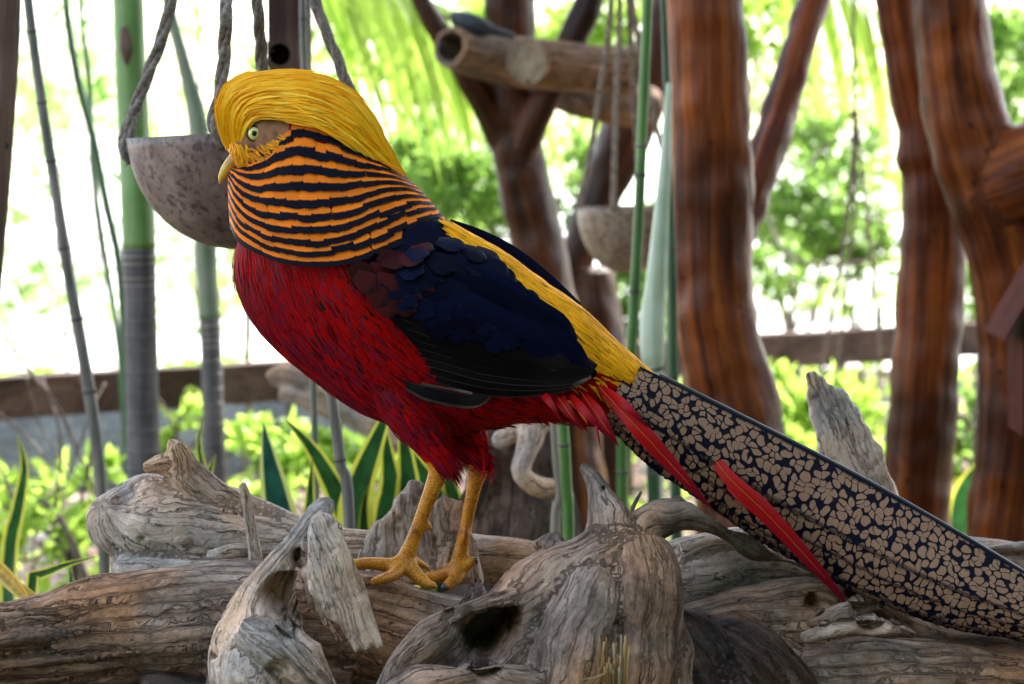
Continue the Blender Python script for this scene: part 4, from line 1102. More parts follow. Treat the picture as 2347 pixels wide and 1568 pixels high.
# ---------------------------------------------------------------- timber
def polished(name, pale, mid, dark, rough=0.42, coat=0.06):
    m, nt, b = mat(name)
    g = attr(nt, 'grain')
    n1 = tex(nt, 'ShaderNodeTexNoise', vmap(nt, g, (60, 60, 2.2)), Scale=1.0, Detail=6.0, Roughness=0.62)
    n2 = tex(nt, 'ShaderNodeTexNoise', vmap(nt, g, (240, 240, 5)), Scale=1.0, Detail=3.0)
    n3 = tex(nt, 'ShaderNodeTexNoise', coord(nt), Scale=4.5, Detail=4.0)
    c = ramp(nt, n1.outputs[0], [(0.32, dark), (0.5, mid), (0.68, pale)])
    c = mix(nt, 0.5, c, ramp(nt, n2.outputs[0], [(0.36, (0.35, 0.3, 0.28)), (0.52, (1, 1, 1))]), 'MULTIPLY')
    c = mix(nt, 0.8, c, ramp(nt, n3.outputs[0], [(0.40, (0.16, 0.12, 0.11)), (0.58, (1, 1, 1))]), 'MULTIPLY')
    k = tex(nt, 'ShaderNodeTexVoronoi', coord(nt), Scale=26.0)
    c = mix(nt, 0.85, c, ramp(nt, k.outputs['Distance'], [(0.07, (0.12, 0.08, 0.07)), (0.14, (1, 1, 1))]), 'MULTIPLY')
    lk(nt, c, b.inputs['Base Color'])
    b.inputs['Specular IOR Level'].default_value = 0.18; b.inputs['Roughness'].default_value = rough; b.inputs['Coat Weight'].default_value = coat; b.inputs['Coat Roughness'].default_value = 0.25
    bump(nt, mth(nt, 'ADD', n1.outputs[0], mth(nt, 'MULTIPLY', n2.outputs[0], 0.5)), 0.6, 0.008, b)
    return m
M['red_trunk'] = polished('varnished_red_wood', (0.44, 0.120, 0.020), (0.22, 0.048, 0.008), (0.04, 0.009, 0.004))
M['dark_trunk'] = polished('varnished_dark_wood', (0.14, 0.045, 0.020), (0.065, 0.022, 0.012), (0.016, 0.007, 0.006))
M['mid_trunk'] = polished('varnished_brown_wood', (0.18, 0.052, 0.014), (0.075, 0.022, 0.008), (0.018, 0.007, 0.005))
M['brown_post'] = polished('brown_painted_wood', (0.22, 0.13, 0.10), (0.165, 0.098, 0.076), (0.10, 0.058, 0.045), 0.7, 0.0)
M['cut_wood'] = polished('cut_log_face', (0.50, 0.40, 0.28), (0.40, 0.31, 0.21), (0.25, 0.18, 0.11), 0.8, 0.0)
def gp(px, Y, r): return (px, gpy(px, Y) + 12, Y, r)

wood('varnished_trunk', [L([(1612, -520, 1.2, 90), (1612, -200, 1.2, 90), (1615, 0, 1.2, 91), (1622, 200, 1.2, 94), (1630, 400, 1.2, 94), (1630, 600, 1.2, 94), (1645, 750, 1.2, 97), (1670, 880, 1.2, 102), (1692, 990, 1.2, 108), (1706, 1150, 1.2, 110), gp(1712, 1.2, 118)], wob=0.07, ns=36),
     L([(1670, 600, 1.24, 34), (1732, 430, 1.32, 44), (1772, 310, 1.36, 44), (1808, 190, 1.4, 38), (1845, 60, 1.44, 37), (1890, -80, 1.5, 36), (1980, -380, 1.6, 34)], wob=0.14)],
     'red_trunk', 'thick straight red-brown varnished trunk with a dark forked limb', 'tree trunk', voxel=0.006, groove=0.002, lump=0.004, gfreq=70, seed=41, smooth=2)
wood('varnished_trunk', [L([(2045, -520, 1.4, 52), (2046, -200, 1.4, 50), (2055, 0, 1.4, 49), (2082, 150, 1.4, 54), (2114, 290, 1.4, 62), (2128, 352, 1.4, 78), (2136, 385, 1.4, 73), (2140, 500, 1.4, 75), (2132, 700, 1.4, 78), (2118, 900, 1.4, 80), (2106, 1080, 1.4, 80), (2102, 1220, 1.4, 80), gp(2100, 1.4, 86)], wob=0.07, ns=36)],
     'red_trunk', 'slim red varnished trunk with a swollen collar beside the curved trunk', 'tree trunk', voxel=0.006, groove=0.002, lump=0.0035, gfreq=70, seed=44, smooth=2)
wood('varnished_trunk', [L([(2160, -520, 1.25, 84), (2165, -200, 1.25, 84), (2177, 0, 1.25, 86), (2190, 150, 1.25, 86), (2222, 300, 1.25, 96), (2272, 450, 1.25, 104), (2312, 600, 1.25, 94), (2332, 780, 1.25, 88), (2326, 1000, 1.25, 84), (2296, 1230, 1.25, 84), gp(2280, 1.25, 92)], wob=0.07, ns=36),
     L([(2260, 440, 1.25, 90), (2350, 410, 1.22, 122), (2470, 350, 1.2, 116), (2620, 240, 1.2, 108), (2800, 40, 1.2, 100)], wob=0.08, ns=36)],
     'red_trunk', 'thick curved red trunk with a stout side limb, crossing the slim trunk', 'tree trunk', voxel=0.006, groove=0.002, lump=0.004, gfreq=70, seed=47, smooth=2)
wood('forked_trunk', [L([gp(1330, 2.0, 86), (1310, 1100, 2.0, 80), (1282, 850, 2.0, 74), (1262, 700, 2.0, 64), (1232, 550, 2.0, 62), (1204, 430, 2.0, 62), (1182, 330, 2.0, 60), (1170, 250, 2.0, 60), (1170, 120, 2.0, 60), (1166, -60, 2.0, 58), (1160, -480, 2.0, 52)], wob=0.08, ns=30),
     L([(1160, 330, 2.0, 40), (1115, 245, 1.98, 34), (1060, 160, 1.96, 29), (1005, 70, 1.95, 27), (950, -30, 1.95, 26), (820, -260, 1.95, 24)], wob=0.1),
     L([(1185, 380, 1.98, 36), (1225, 280, 1.96, 33), (1270, 190, 1.95, 33), (1312, 95, 1.94, 34), (1350, -5, 1.94, 34), (1440, -260, 1.94, 30)], wob=0.1)],
     'mid_trunk', 'three-way forked red-brown trunk behind the pheasant', 'tree trunk', voxel=0.006, groove=0.002, lump=0.004, gfreq=70, seed=50, smooth=2)
wood('leaning_trunk', [L([gp(1390, 2.35, 66), (1388, 1000, 2.35, 62), (1378, 780, 2.35, 58), (1352, 620, 2.35, 52)], wob=0.1),
     L([(1285, 660, 2.35, 34), (1330, 560, 2.35, 44), (1378, 440, 2.35, 52), (1432, 320, 2.35, 60), (1490, 180, 2.35, 62), (1545, 20, 2.35, 60), (1640, -300, 2.35, 56)], wob=0.1, ns=30)],
     'dark_trunk', 'dark leaning trunk behind the hanging bowl and the bamboo', 'tree trunk', voxel=0.007, groove=0.002, lump=0.004, gfreq=70, seed=53, smooth=2)
# posts
def box(c0, c1, wx, wy):
    a, b_ = Vector(c0), Vector(c1); v = []
    for p in (a, b_):
        for sx, sy in ((-1, -1), (1, -1), (1, 1), (-1, 1)): v.append((p.x + sx * wx / 2, p.y + sy * wy / 2, p.z))
    return v, [(0, 3, 2, 1), (4, 5, 6, 7), (0, 1, 5, 4), (1, 2, 6, 5), (2, 3, 7, 6), (3, 0, 4, 7)]
v, f, uv, g = tube(cr([tuple(P(12, -420, .6)), tuple(P(8, 0, .6)), tuple(P(-12, 350, .6)), tuple(P(-36, 650, .6)), tuple(P(-70, 1100, .6)), tuple(P(-110, 1840, .6))], 40), 40 * S(.6), 20, wob=0.05, seed=3)
tag(mk('timber_post', v, f, [M['brown_post']], None, P(-110, 1830, .6), uv=uv, attr={'grain': g}), 'plain brown leaning timber post beside the grey bamboo cane', 'post')
# hanging nest post with round hole
YN = 1.0; sN = S(YN); wN = 92 * sN
top = P(660, -500, YN); bot = P(660, 600, YN); hz = P(660, 126, YN); hc = P(645, 126, YN)
yf = YN - wN / 2; hr = 25 * sN
x0, x1 = top.x - wN / 2, top.x + wN / 2
NSEG = 24; ring = []; outr = []
for k in range(NSEG):
    a_ = 2 * math.pi * k / NSEG; cx_, sz_ = math.cos(a_), math.sin(a_)
    ring.append((hc.x + cx_ * hr, yf, hc.z + sz_ * hr))
    # projection on the square round the hole
    q = max(abs(cx_), abs(sz_)); hw_ = 29 * sN
    outr.append((hc.x + cx_ / q * hw_, yf, hc.z + sz_ / q * hw_))
a = Acc()
a.add(ring + outr, [(k, (k + 1) % NSEG, NSEG + (k + 1) % NSEG, NSEG + k) for k in range(NSEG)], g=[(p[0], 0, p[2]) for p in ring + outr])
hw_ = 29 * sN
def quad(p): a.add(p, [(0, 1, 2, 3)], g=[(q[0] + q[1], q[1], q[2]) for q in p])
for (xa, xb, za, zb) in ((x0, x1, bot.z, hc.z - hw_), (x0, x1, hc.z + hw_, top.z), (x0, hc.x - hw_, hc.z - hw_, hc.z + hw_), (hc.x + hw_, x1, hc.z - hw_, hc.z + hw_)):
    quad([(xa, yf, za), (xb, yf, za), (xb, yf, zb), (xa, yf, zb)])
yb = YN + wN / 2
quad([(x0, yb, bot.z), (x0, yf, bot.z), (x0, yf, top.z), (x0, yb, top.z)]); quad([(x1, yf, bot.z), (x1, yb, bot.z), (x1, yb, top.z), (x1, yf, top.z)])
quad([(x1, yb, bot.z), (x0, yb, bot.z), (x0, yb, top.z), (x1, yb, top.z)]); quad([(x0, yb, bot.z), (x1, yb, bot.z), (x1, yf, bot.z), (x0, yf, bot.z)])
quad([(x0, yf, top.z), (x1, yf, top.z), (x1, yb, top.z), (x0, yb, top.z)])
nest = thing('nest_post', (top.x, YN, bot.z), 'square brown hanging nest post with a round hole', 'nest box')
a.build('box', [M['brown_post']], nest, smooth=False, grain=True)
v = ring + [(p[0], yf + 0.03, p[2]) for p in ring]
mk('hole_lining', v, [(k, NSEG + k, NSEG + (k + 1) % NSEG, (k + 1) % NSEG) for k in range(NSEG)] + [tuple(NSEG + k for k in range(NSEG))], [M['dark_trunk']], nest, attr={'grain': v})
# fence rail
fence = thing('fence', P(0, gpy(0, 2.2), 2.2), 'low brown wooden rail fence running behind the trunks', 'fence')
A_, B_ = P(-20, 866, 2.2), P(2250, 741, 3.42)
dirf = (B_ - A_); dirf.z = 0; dirf.normalize(); nrm = Vector((dirf.y, -dirf.x, 0))
a = Acc()
s0, s1 = A_ - dirf * 0.8, B_ + dirf * 0.9
zt = A_.z; h = 0.072; wd = 0.045
nseg = 40; v = []
for i in range(nseg + 1):
    p = s0 + (s1 - s0) * (i / nseg)
    jz = 0.003 * noise.noise((i * 0.7, 2, 2))
    for dy, dz in ((-wd / 2, -h), (-wd / 2, 0), (wd / 2, 0), (wd / 2, -h)):
        q = p + nrm * (-dy); v.append((q.x, q.y, zt + dz + jz))
f = [(i * 4 + j, i * 4 + (j + 1) % 4, (i + 1) * 4 + (j + 1) % 4, (i + 1) * 4 + j) for i in range(nseg) for j in range(4)]
g = [(0.02 * (k % 4), 0.013 * (k % 3), k // 4 * 0.08) for k in range(len(v))]
mk('rail', v, f, [M['brown_post']], fence, attr={'grain': g}, smooth=False)
for t in (-0.55, 0.83, 2.45):
    p = A_ + dirf * t + Vector((0, 0.05, 0))
    v, f = box((p.x, p.y, GROUND - 0.05), (p.x, p.y, zt - 0.004), 0.07, 0.045)
    mk('fence_post', v, f, [M['brown_post']], fence, attr={'grain': v}, smooth=False)
# low grey netting-covered kerb wall beyond the fence
m, nt, b = mat('grey_wall')
br = tex(nt, 'ShaderNodeTexVoronoi', vmap(nt, coord(nt), (38, 38, 70)), Scale=1.0)
n1 = tex(nt, 'ShaderNodeTexNoise', coord(nt), Scale=9.0, Detail=4.0)
c_ = mix(nt, 0.5, ramp(nt, n1.outputs[0], [(0.35, (0.22, 0.23, 0.24)), (0.65, (0.38, 0.39, 0.40))]), ramp(nt, br.outputs['Distance'], [(0.2, (1, 1, 1)), (0.7, (0.5, 0.5, 0.5))]), 'MULTIPLY')
lk(nt, c_, b.inputs['Base Color']); b.inputs['Roughness'].default_value = 0.85; bump(nt, br.outputs['Distance'], 0.6, 0.01, b); M['grey_wall'] = m
a_ = P(-150, 1010, 2.72); b_ = P(830, 960, 3.1)
v = []
for i in range(21):
    p = a_ + (b_ - a_) * (i / 20); z = GROUND + 0.165 + 0.012 * noise.noise((i * .5, 0, 7))
    v += [(p.x, p.y, GROUND - 0.02), (p.x, p.y, z), (p.x, p.y + 0.12, z), (p.x, p.y + 0.12, GROUND - 0.02)]
f = [(i * 4 + j, i * 4 + (j + 1) % 4, (i + 1) * 4 + (j + 1) % 4, (i + 1) * 4 + j) for i in range(20) for j in range(3)] + [(0, 1, 2, 3), (83, 82, 81, 80)]
tag(mk('low_wall', v, f, [M['grey_wall']], None, (a_.x, a_.y, GROUND)), 'low rough grey wall beyond the fence rail', 'wall')

# ---------------------------------------------------------------- hollow logs up in the fork
def pipe(pts, r0, r1, n=14, ns=28, seed=0):
    c, r = px_path(pts, n)
    a = Acc()
    v, f, uv, g = tube(c, r, ns, cap=False, wob=0.12, seed=seed); a.add(v, f, uv, 0, g)
    v2, f2, uv2, g2 = tube(c, r * 0.74, ns, cap=False, wob=0.2, seed=seed + 2); a.add(v2, [tuple(reversed(q)) for q in f2], uv2, 0, g2)
    k = len(v)
    rim = [(j, k + j, k + (j + 1) % ns, (j + 1) % ns) for j in range(ns)]
    a.add(np.vstack([v[:ns], v2[:ns]]), [(j, (j + 1) % ns, ns + (j + 1) % ns, ns + j) for j in range(ns)], None, 0, np.vstack([g[:ns], g2[:ns]]))
    return a
a = pipe([(1032, 108, 1.82, 47), (1080, 122, 1.86, 52), (1160, 140, 1.90, 56), (1260, 150, 1.90, 56), (1400, 160, 1.92, 56), (1460, 165, 1.92, 54)], 0, 0, 20, 30, 5)
tag(a.build('hollow_log', [M['wood_brown']], None, P(1200, 200, 1.9), grain=True), 'hollow grey-brown log lodged across the forked trunk', 'log')
c, r = px_path([(1208, 142, 1.72, 49), (1209, 142, 1.74, 50), (1216, 142, 2.0, 46), (1222, 142, 2.3, 44)], 10)
lg = thing('cut_log', P(1208, 190, 1.9), 'round sawn log with a pale cut face pointing out of the fork', 'log')
v, f, uv, g = tube(c, r, 30, wob=0.06, seed=9); mk('bark', v, f, [M['wood_brown']], lg, attr={'grain': g})
th = np.linspace(0, 2 * math.pi, 30, endpoint=False); cc = np.array(P(1208, 142, 1.7185)); rr = 47 * S(1.72)
v = [tuple(cc)] + [(cc[0] + math.cos(q) * rr * 0.93, cc[1], cc[2] + math.sin(q) * rr * 1.1) for q in th]
mk('cut_face', v, [(0, 1 + (k + 1) % 30, 1 + k) for k in range(30)], [M['cut_wood']], lg, attr={'grain': [(x[0], x[2], 0) for x in v]})
wood('cross_log', [L([(1270, 190, 2.12, 46), (1320, 215, 2.12, 50), (1400, 235, 2.12, 50), (1500, 250, 2.15, 48)], wob=0.15)], 'wood_brown', 'grey cross log under the hollow log behind the ropes', 'log', voxel=0.006, seed=57)
# dark bird on the hollow log
mb, nt, b = mat('plumage_slate')
n1 = tex(nt, 'ShaderNodeTexNoise', coord(nt), Scale=70.0, Detail=4.0)
lk(nt, ramp(nt, n1.outputs[0], [(0.35, (0.012, 0.014, 0.02)), (0.65, (0.035, 0.04, 0.05))]), b.inputs['Base Color']); b.inputs['Roughness'].default_value = 0.5
a = Acc(); YB = 1.84
for pts in ([(1032, 44, YB, 14), (1044, 42, YB, 18), (1062, 48, YB, 24), (1085, 58, YB, 26), (1108, 64, YB, 20), (1130, 70, YB, 12), (1160, 78, YB, 8), (1180, 84, YB, 7)],
            [(1078, 74, YB, 6), (1080, 92, YB, 4)], [(1092, 76, YB + .02, 6), (1094, 94, YB + .02, 4)]):
    c, r = px_path(pts, 14); v, f, uv, g = tube(c, r, 12); a.add(v, f)
V, F, N = remesh(a.V(), a.f, 0.0025, 2)
rb = thing('perched_bird', P(1085, 92, YB), 'small dark slate bird perched on the hollow log', 'bird')
mk('body', V, F, [mb], rb)
c, r = px_path([(1030, 42, YB, 6), (1020, 38, YB, 4), (1012, 34, YB, 1.5)], 8); v, f, uv, g = tube(c, r, 8); mk('bill', v, f, [M['wood_brown']], rb, attr={'grain': g})
v, f = sphere(P(1038, 38, YB - 16 * S(YB)), 3 * S(YB), 2 * S(YB), 3 * S(YB), 8, 10); mk('eye', v, f, [M['pupil']], rb)

# ---------------------------------------------------------------- hanging bowls
m, nt, b = mat('rope_fibre')
n1 = tex(nt, 'ShaderNodeTexNoise', coord(nt), Scale=240.0, Detail=4.0)
lk(nt, ramp(nt, n1.outputs[0], [(0.3, (0.075, 0.062, 0.055)), (0.55, (0.20, 0.168, 0.145)), (0.75, (0.34, 0.29, 0.25))]), b.inputs['Base Color']); b.inputs['Roughness'].default_value = 0.9
bump(nt, n1.outputs[0], 0.7, 0.002, b); M['rope'] = m
def rope(pts, r_px, parent, name='rope', strands=3, pitch=2.6, hairs=70):
    """laid rope: strands wound round each other, with loose fibres"""
    ln = sum((Vector(pts[i + 1]) - Vector(pts[i])).length for i in range(len(pts) - 1))
    R = r_px; n = max(int(ln / (R * 0.55)), 8)
    c = cr([tuple(p) for p in pts], n); t, u, w = frames(c)
    s = np.concatenate([[0], np.cumsum(np.linalg.norm(np.diff(c, axis=0), axis=1))])
    a = Acc()
    for k in range(strands):
        ph = s / (R * pitch) + 2 * math.pi * k / strands
        cc = c + (np.cos(ph)[:, None] * u + np.sin(ph)[:, None] * w) * R * 0.46
        v, f, uv, g = tube(cc, R * 0.60, 8, seed=k); a.add(v, f, uv)
    for k in range(hairs):
        i = random.randrange(n); ph = random.uniform(0, 6.28); o = u[i] * math.cos(ph) + w[i] * math.sin(ph)
        p0 = c[i] + o * R; d = o * random.uniform(0.5, 1) + t[i] * random.uniform(-1, 1); l = R * random.uniform(0.5, 1.6)
        p1 = p0 + d * l * 0.6; p2 = p0 + d * l + np.array([random.gauss(0, .2), random.gauss(0, .2), random.gauss(0, .3)]) * l
        v, f, uv, g = tube(np.array([p0, p1, p2]), np.array([0.05, 0.04, 0.015]) * R, 3); a.add(v, f, uv)
    return a.build(name, [M['rope']], parent)
def bowl_mat(name, c0, c1, c2):
    m, nt, b = mat(name)
    o_ = coord(nt)
    n1 = tex(nt, 'ShaderNodeTexNoise', o_, Scale=22.0, Detail=7.0, Roughness=0.7)
    n2 = tex(nt, 'ShaderNodeTexNoise', o_, Scale=130.0, Detail=4.0, Roughness=0.6)
    c = ramp(nt, n1.outputs[0], [(0.35, c0), (0.52, c1), (0.68, c2)])
    c = mix(nt, 0.8, c, ramp(nt, n2.outputs[0], [(0.38, (0.18, 0.16, 0.16)), (0.48, (1, 1, 1))]), 'MULTIPLY')
    lk(nt, c, b.inputs['Base Color']); b.inputs['Roughness'].default_value = 0.5
    bump(nt, n2.outputs[0], 0.35, 0.002, b); return m
M['bowl'] = bowl_mat('coconut_bowl', (0.10, 0.066, 0.058), (0.19, 0.13, 0.112), (0.30, 0.225, 0.20)); M['bowl2'] = bowl_mat('coconut_bowl_pale', (0.20, 0.13, 0.085), (0.30, 0.215, 0.15), (0.38, 0.28, 0.2))
def bowl(center, R, depth, thick, tilt, mt, parent):
    prof = []
    nseg = 18
    for i in range(nseg + 1):
        a_ = math.pi / 2 * i / nseg; prof.append((R * math.cos(a_) ** 0.86, -depth * math.sin(a_)))
    inner_ = [((R - thick) * math.cos(math.pi / 2 * i / nseg) ** 0.86, -(depth - thick) * math.sin(math.pi / 2 * i / nseg)) for i in range(nseg, -1, -1)]
    pr = prof + inner_; ns = 64; v = []
    ct, st = math.cos(tilt), math.sin(tilt)
    for k in range(ns):
        q = 2 * math.pi * k / ns
        for (r_, z_) in pr:
            wb = 1 + 0.012 * noise.noise((math.cos(q) * 1.5, math.sin(q) * 1.5, z_ * 9))
            x, y, z = r_ * wb * math.cos(q), r_ * wb * math.sin(q), z_
            v.append((center.x + x * ct - z * st, center.y + y, center.z + x * st + z * ct))
    n = len(pr)
    f = [(k * n + i, ((k + 1) % ns) * n + i, ((k + 1) % ns) * n + (i + 1) % n, k * n + (i + 1) % n) for k in range(ns) for i in range(n)]
    return mk('bowl', v, f, [M[mt]], parent)
YW = 0.36; sW = S(YW)
fd = thing('hanging_bowl', P(572, 575, YW), 'large dark coconut-shell bowl hung by grey ropes beside the pheasant\'s head', 'bowl')
ctr = P(572, 303, YW); Rb = 278 * sW
bowl(ctr, Rb, 268 * sW, 7 * sW, math.radians(3.0), 'bowl', fd)
knot = P(555, -520, YW)
rr = 15 * sW
rope([knot, P(400, -20, YW), P(375, 75, YW), P(332, 190, YW), P(302, 270, YW), P(284, 325, YW), P(286, 350, YW - .004), P(302, 368, YW - .002)], rr, fd, hairs=160)
rope([P(302, 268, YW - .004), P(298, 305, YW - .006), P(300, 345, YW - .004), P(306, 372, YW)], rr * 0.9, fd, hairs=20)
rope([knot, P(521, -20, YW - Rb), P(515, 110, YW - Rb), P(505, 210, YW - Rb), P(491, 268, YW - Rb), P(494, 300, YW - Rb), P(512, 335, YW - Rb + .004)], rr, fd, hairs=120)
rope([knot, P(588, -20, YW + Rb * 0.5), P(596, 90, YW + Rb * 0.8), P(600, 170, YW + Rb), P(604, 300, YW + Rb)], rr, fd, hairs=110)
rope([knot, P(716, -20, YW), P(742, 60, YW), P(775, 140, YW), P(800, 205, YW), P(848, 310, YW)], rr * 0.92, fd, hairs=120)
rope([knot, Vector((knot.x, knot.y, knot.z + 0.35)), Vector((knot.x, knot.y, knot.z + 0.7))], rr, fd, hairs=5)
YW2 = 1.6; s2 = S(YW2)
fd2 = thing('hanging_bowl', P(1438, 640, YW2), 'small pale coconut-shell bowl on thin ropes between the trunks', 'bowl')
c2 = P(1438, 474, YW2); bowl(c2, 116 * s2, 152 * s2, 6 * s2, math.radians(1.5), 'bowl2', fd2)
m, nt, b = mat('rope_tan'); n1 = tex(nt, 'ShaderNodeTexNoise', coord(nt), Scale=160.0, Detail=3.0)
lk(nt, ramp(nt, n1.outputs[0], [(0.35, (0.14, 0.10, 0.075)), (0.65, (0.30, 0.23, 0.17))]), b.inputs['Base Color']); b.inputs['Roughness'].default_value = 0.9
GREYROPE = M['rope']; M['rope'] = m
k2 = P(1405, -260, YW2)
for (x0, xm, x1, yy, dy) in ((1402, 1372, 1328, 488, 0.0), (1420, 1412, 1405, 480, -116 * s2), (1440, 1452, 1470, 470, 116 * s2), (1448, 1490, 1552, 474, 0)):
    rope([k2, P(x0, 0, YW2), P(xm, 230, YW2 + dy * .5), P(x1, yy, YW2 + dy)], 7 * s2, fd2, hairs=20)
rope([k2, k2 + Vector((0, 0, 0.8))], 8 * s2, fd2, hairs=0)
YH = 2.2; sh = S(YH)
hs = thing('hanging_string', P(1900, 860, YH), 'long pale strings tied in a knot between the red trunks', 'string')
rope([P(1952, -300, YH), P(1955, 0, YH), P(1958, 250, YH), P(1962, 285, YH)], 4.5 * sh, hs, hairs=0)
v, f = sphere(P(1958, 262, YH), 10 * sh, 9 * sh, 13 * sh, 8, 10); mk('knot', v, f, [M['rope']], hs)
rope([P(1960, 270, YH), P(1945, 480, YH), P(1905, 720, YH), P(1882, 850, YH)], 4.5 * sh, hs, hairs=0)
rope([P(1962, 275, YH), P(1958, 480, YH), P(1935, 700, YH), P(1912, 880, YH)], 4 * sh, hs, hairs=0)
rope([P(1964, 275, YH), P(1985, 480, YH), P(2005, 660, YH), P(2015, 820, YH)], 4 * sh, hs, hairs=0)
M['rope'] = GREYROPE
# overhead pole that carries the bowls
c = np.array([P(300, -900, .36) + Vector((0, 0, .02)), P(900, -905, .5) + Vector((0, 0, .02)), P(1500, -900, 1.55)]); c = cr(c.tolist(), 20); c[:, 2] = knot.z + 0.7
v, f, uv, g = tube(c, 0.03, 14, wob=0.06); tag(mk('overhead_pole', v, f, [M['brown_post']], None, c[10], attr={'grain': g}), 'round brown pole overhead from which the bowls hang', 'pole')
# red birdhouse at the right edge
YBH = 0.9; sb = S(YBH)
m, nt, b = mat('birdhouse_red'); n1 = tex(nt, 'ShaderNodeTexNoise', coord(nt), Scale=30.0, Detail=4.0)
lk(nt, ramp(nt, n1.outputs[0], [(0.35, (0.06, 0.010, 0.006)), (0.65, (0.10, 0.018, 0.010))]), b.inputs['Base Color']); b.inputs['Roughness'].default_value = 0.7; b.inputs['Specular IOR Level'].default_value = 0.1; M['bh'] = m
bh = thing('birdhouse', P(2430, 1000, YBH), 'red-brown wooden birdhouse with a sloping roof beside the curved trunk', 'birdhouse')
e0, e1 = P(2306, 772, YBH - .05), P(2430, 560, YBH - .05); e2 = P(2554, 772, YBH - .05)
th_ = Vector((0, 0, -18 * sb)); dy_ = Vector((0, 0.13, 0))
for (p, q) in ((e0, e1), (e2, e1)):
    v = [p, q, q + th_, p + th_ * 0.6]; v = v + [x + dy_ for x in v]
    mk('roof_board', v, [(0, 1, 2, 3), (7, 6, 5, 4), (0, 4, 5, 1), (1, 5, 6, 2), (2, 6, 7, 3), (3, 7, 4, 0)], [M['bh']], bh, smooth=False)
w0, w1, w2, w3 = P(2345, 790, YBH - .03), P(2515, 790, YBH - .03), P(2515, 1000, YBH - .03), P(2345, 1000, YBH - .03)
ap = P(2430, 600, YBH - .03)
v = [w3, w2, w1, ap, w0]; v = v + [x + Vector((0, .09, 0)) for x in v]
mk('wall', v, [(0, 1, 2, 3, 4), (9, 8, 7, 6, 5)] + [(k, 5 + k, 5 + (k + 1) % 5, (k + 1) % 5) for k in range(5)], [M['bh']], bh, smooth=False)
# ================================================================== PLANTS
def leaf_mat(name, dif, trans, rough=0.45, tmix=0.5, var=0.35):
    m, nt, b = mat(name)
    geo = nt.nodes.new('ShaderNodeNewGeometry'); oi = nt.nodes.new('ShaderNodeObjectInfo')
    r_ = mth(nt, 'FRACT', mth(nt, 'ADD', geo.outputs['Random Per Island'], oi.outputs['Random']))
    val = mth(nt, 'ADD', mth(nt, 'MULTIPLY', r_, 2 * var), 1 - var)
    cc = nt.nodes.new('ShaderNodeCombineColor')
    lk(nt, val, cc.inputs[0]); lk(nt, val, cc.inputs[1]); lk(nt, val, cc.inputs[2])
    cd = mix(nt, 1.0, dif, cc.outputs[0], 'MULTIPLY'); ct = mix(nt, 1.0, trans, cc.outputs[0], 'MULTIPLY')
    lk(nt, cd, b.inputs['Base Color']); b.inputs['Roughness'].default_value = rough
    tr = nt.nodes.new('ShaderNodeBsdfTranslucent'); lk(nt, ct, tr.inputs[0])
    mx = nt.nodes.new('ShaderNodeMixShader'); mx.inputs[0].default_value = tmix
    lk(nt, b.outputs[0], mx.inputs[1]); lk(nt, tr.outputs[0], mx.inputs[2]); lk(nt, mx.outputs[0], nt.nodes['Material Output'].inputs[0])
    return m
M['leaf_lime'] = leaf_mat('leaf_lime', (0.16, 0.27, 0.035), (0.52, 0.74, 0.12), tmix=0.55)
M['leaf_green'] = leaf_mat('leaf_green', (0.11, 0.20, 0.04), (0.36, 0.58, 0.12), tmix=0.5)
M['leaf_deep'] = leaf_mat('leaf_deep', (0.04, 0.10, 0.025), (0.12, 0.30, 0.05), tmix=0.45)
M['leaf_pale'] = leaf_mat('leaf_pale', (0.22, 0.30, 0.16), (0.5, 0.66, 0.30), tmix=0.5)
m, nt, b = mat('shrub_stem'); n1 = tex(nt, 'ShaderNodeTexNoise', coord(nt), Scale=40.0, Detail=3.0)
lk(nt, ramp(nt, n1.outputs[0], [(0.3, (0.07, 0.045, 0.035)), (0.7, (0.20, 0.14, 0.11))]), b.inputs['Base Color']); b.inputs['Roughness'].default_value = 0.8; M['stem'] = m

def leaves(centers, axes, length, width, droop=0.3):
    """many leaves (two folded quads each) as arrays"""
    n = len(centers)
    d = axes / (np.linalg.norm(axes, axis=1)[:, None] + 1e-9)
    r = RNG.normal(size=(n, 3)); sd = np.cross(d, r); sd /= np.linalg.norm(sd, axis=1)[:, None] + 1e-9
    nr = np.cross(sd, d)
    l = (length * RNG.uniform(0.6, 1.25, n))[:, None]; w = (width * RNG.uniform(0.7, 1.2, n))[:, None]
    q = lambda t, s, z: centers + d * l * t + sd * w * s + nr * z * l
    v = np.stack([q(0, 0, 0), q(1.0, 0, -droop), q(0.3, 0.42, 0.05), q(0.68, 0.36, -0.06), q(0.3, -0.42, 0.05), q(0.68, -0.36, -0.06)], 1).reshape(-1, 3)
    i = np.arange(n)[:, None] * 6
    f = np.stack([i + np.array([[0, 2, 3, 1]]), i + np.array([[0, 1, 5, 4]])], 1).reshape(-1, 4)
    return v, f

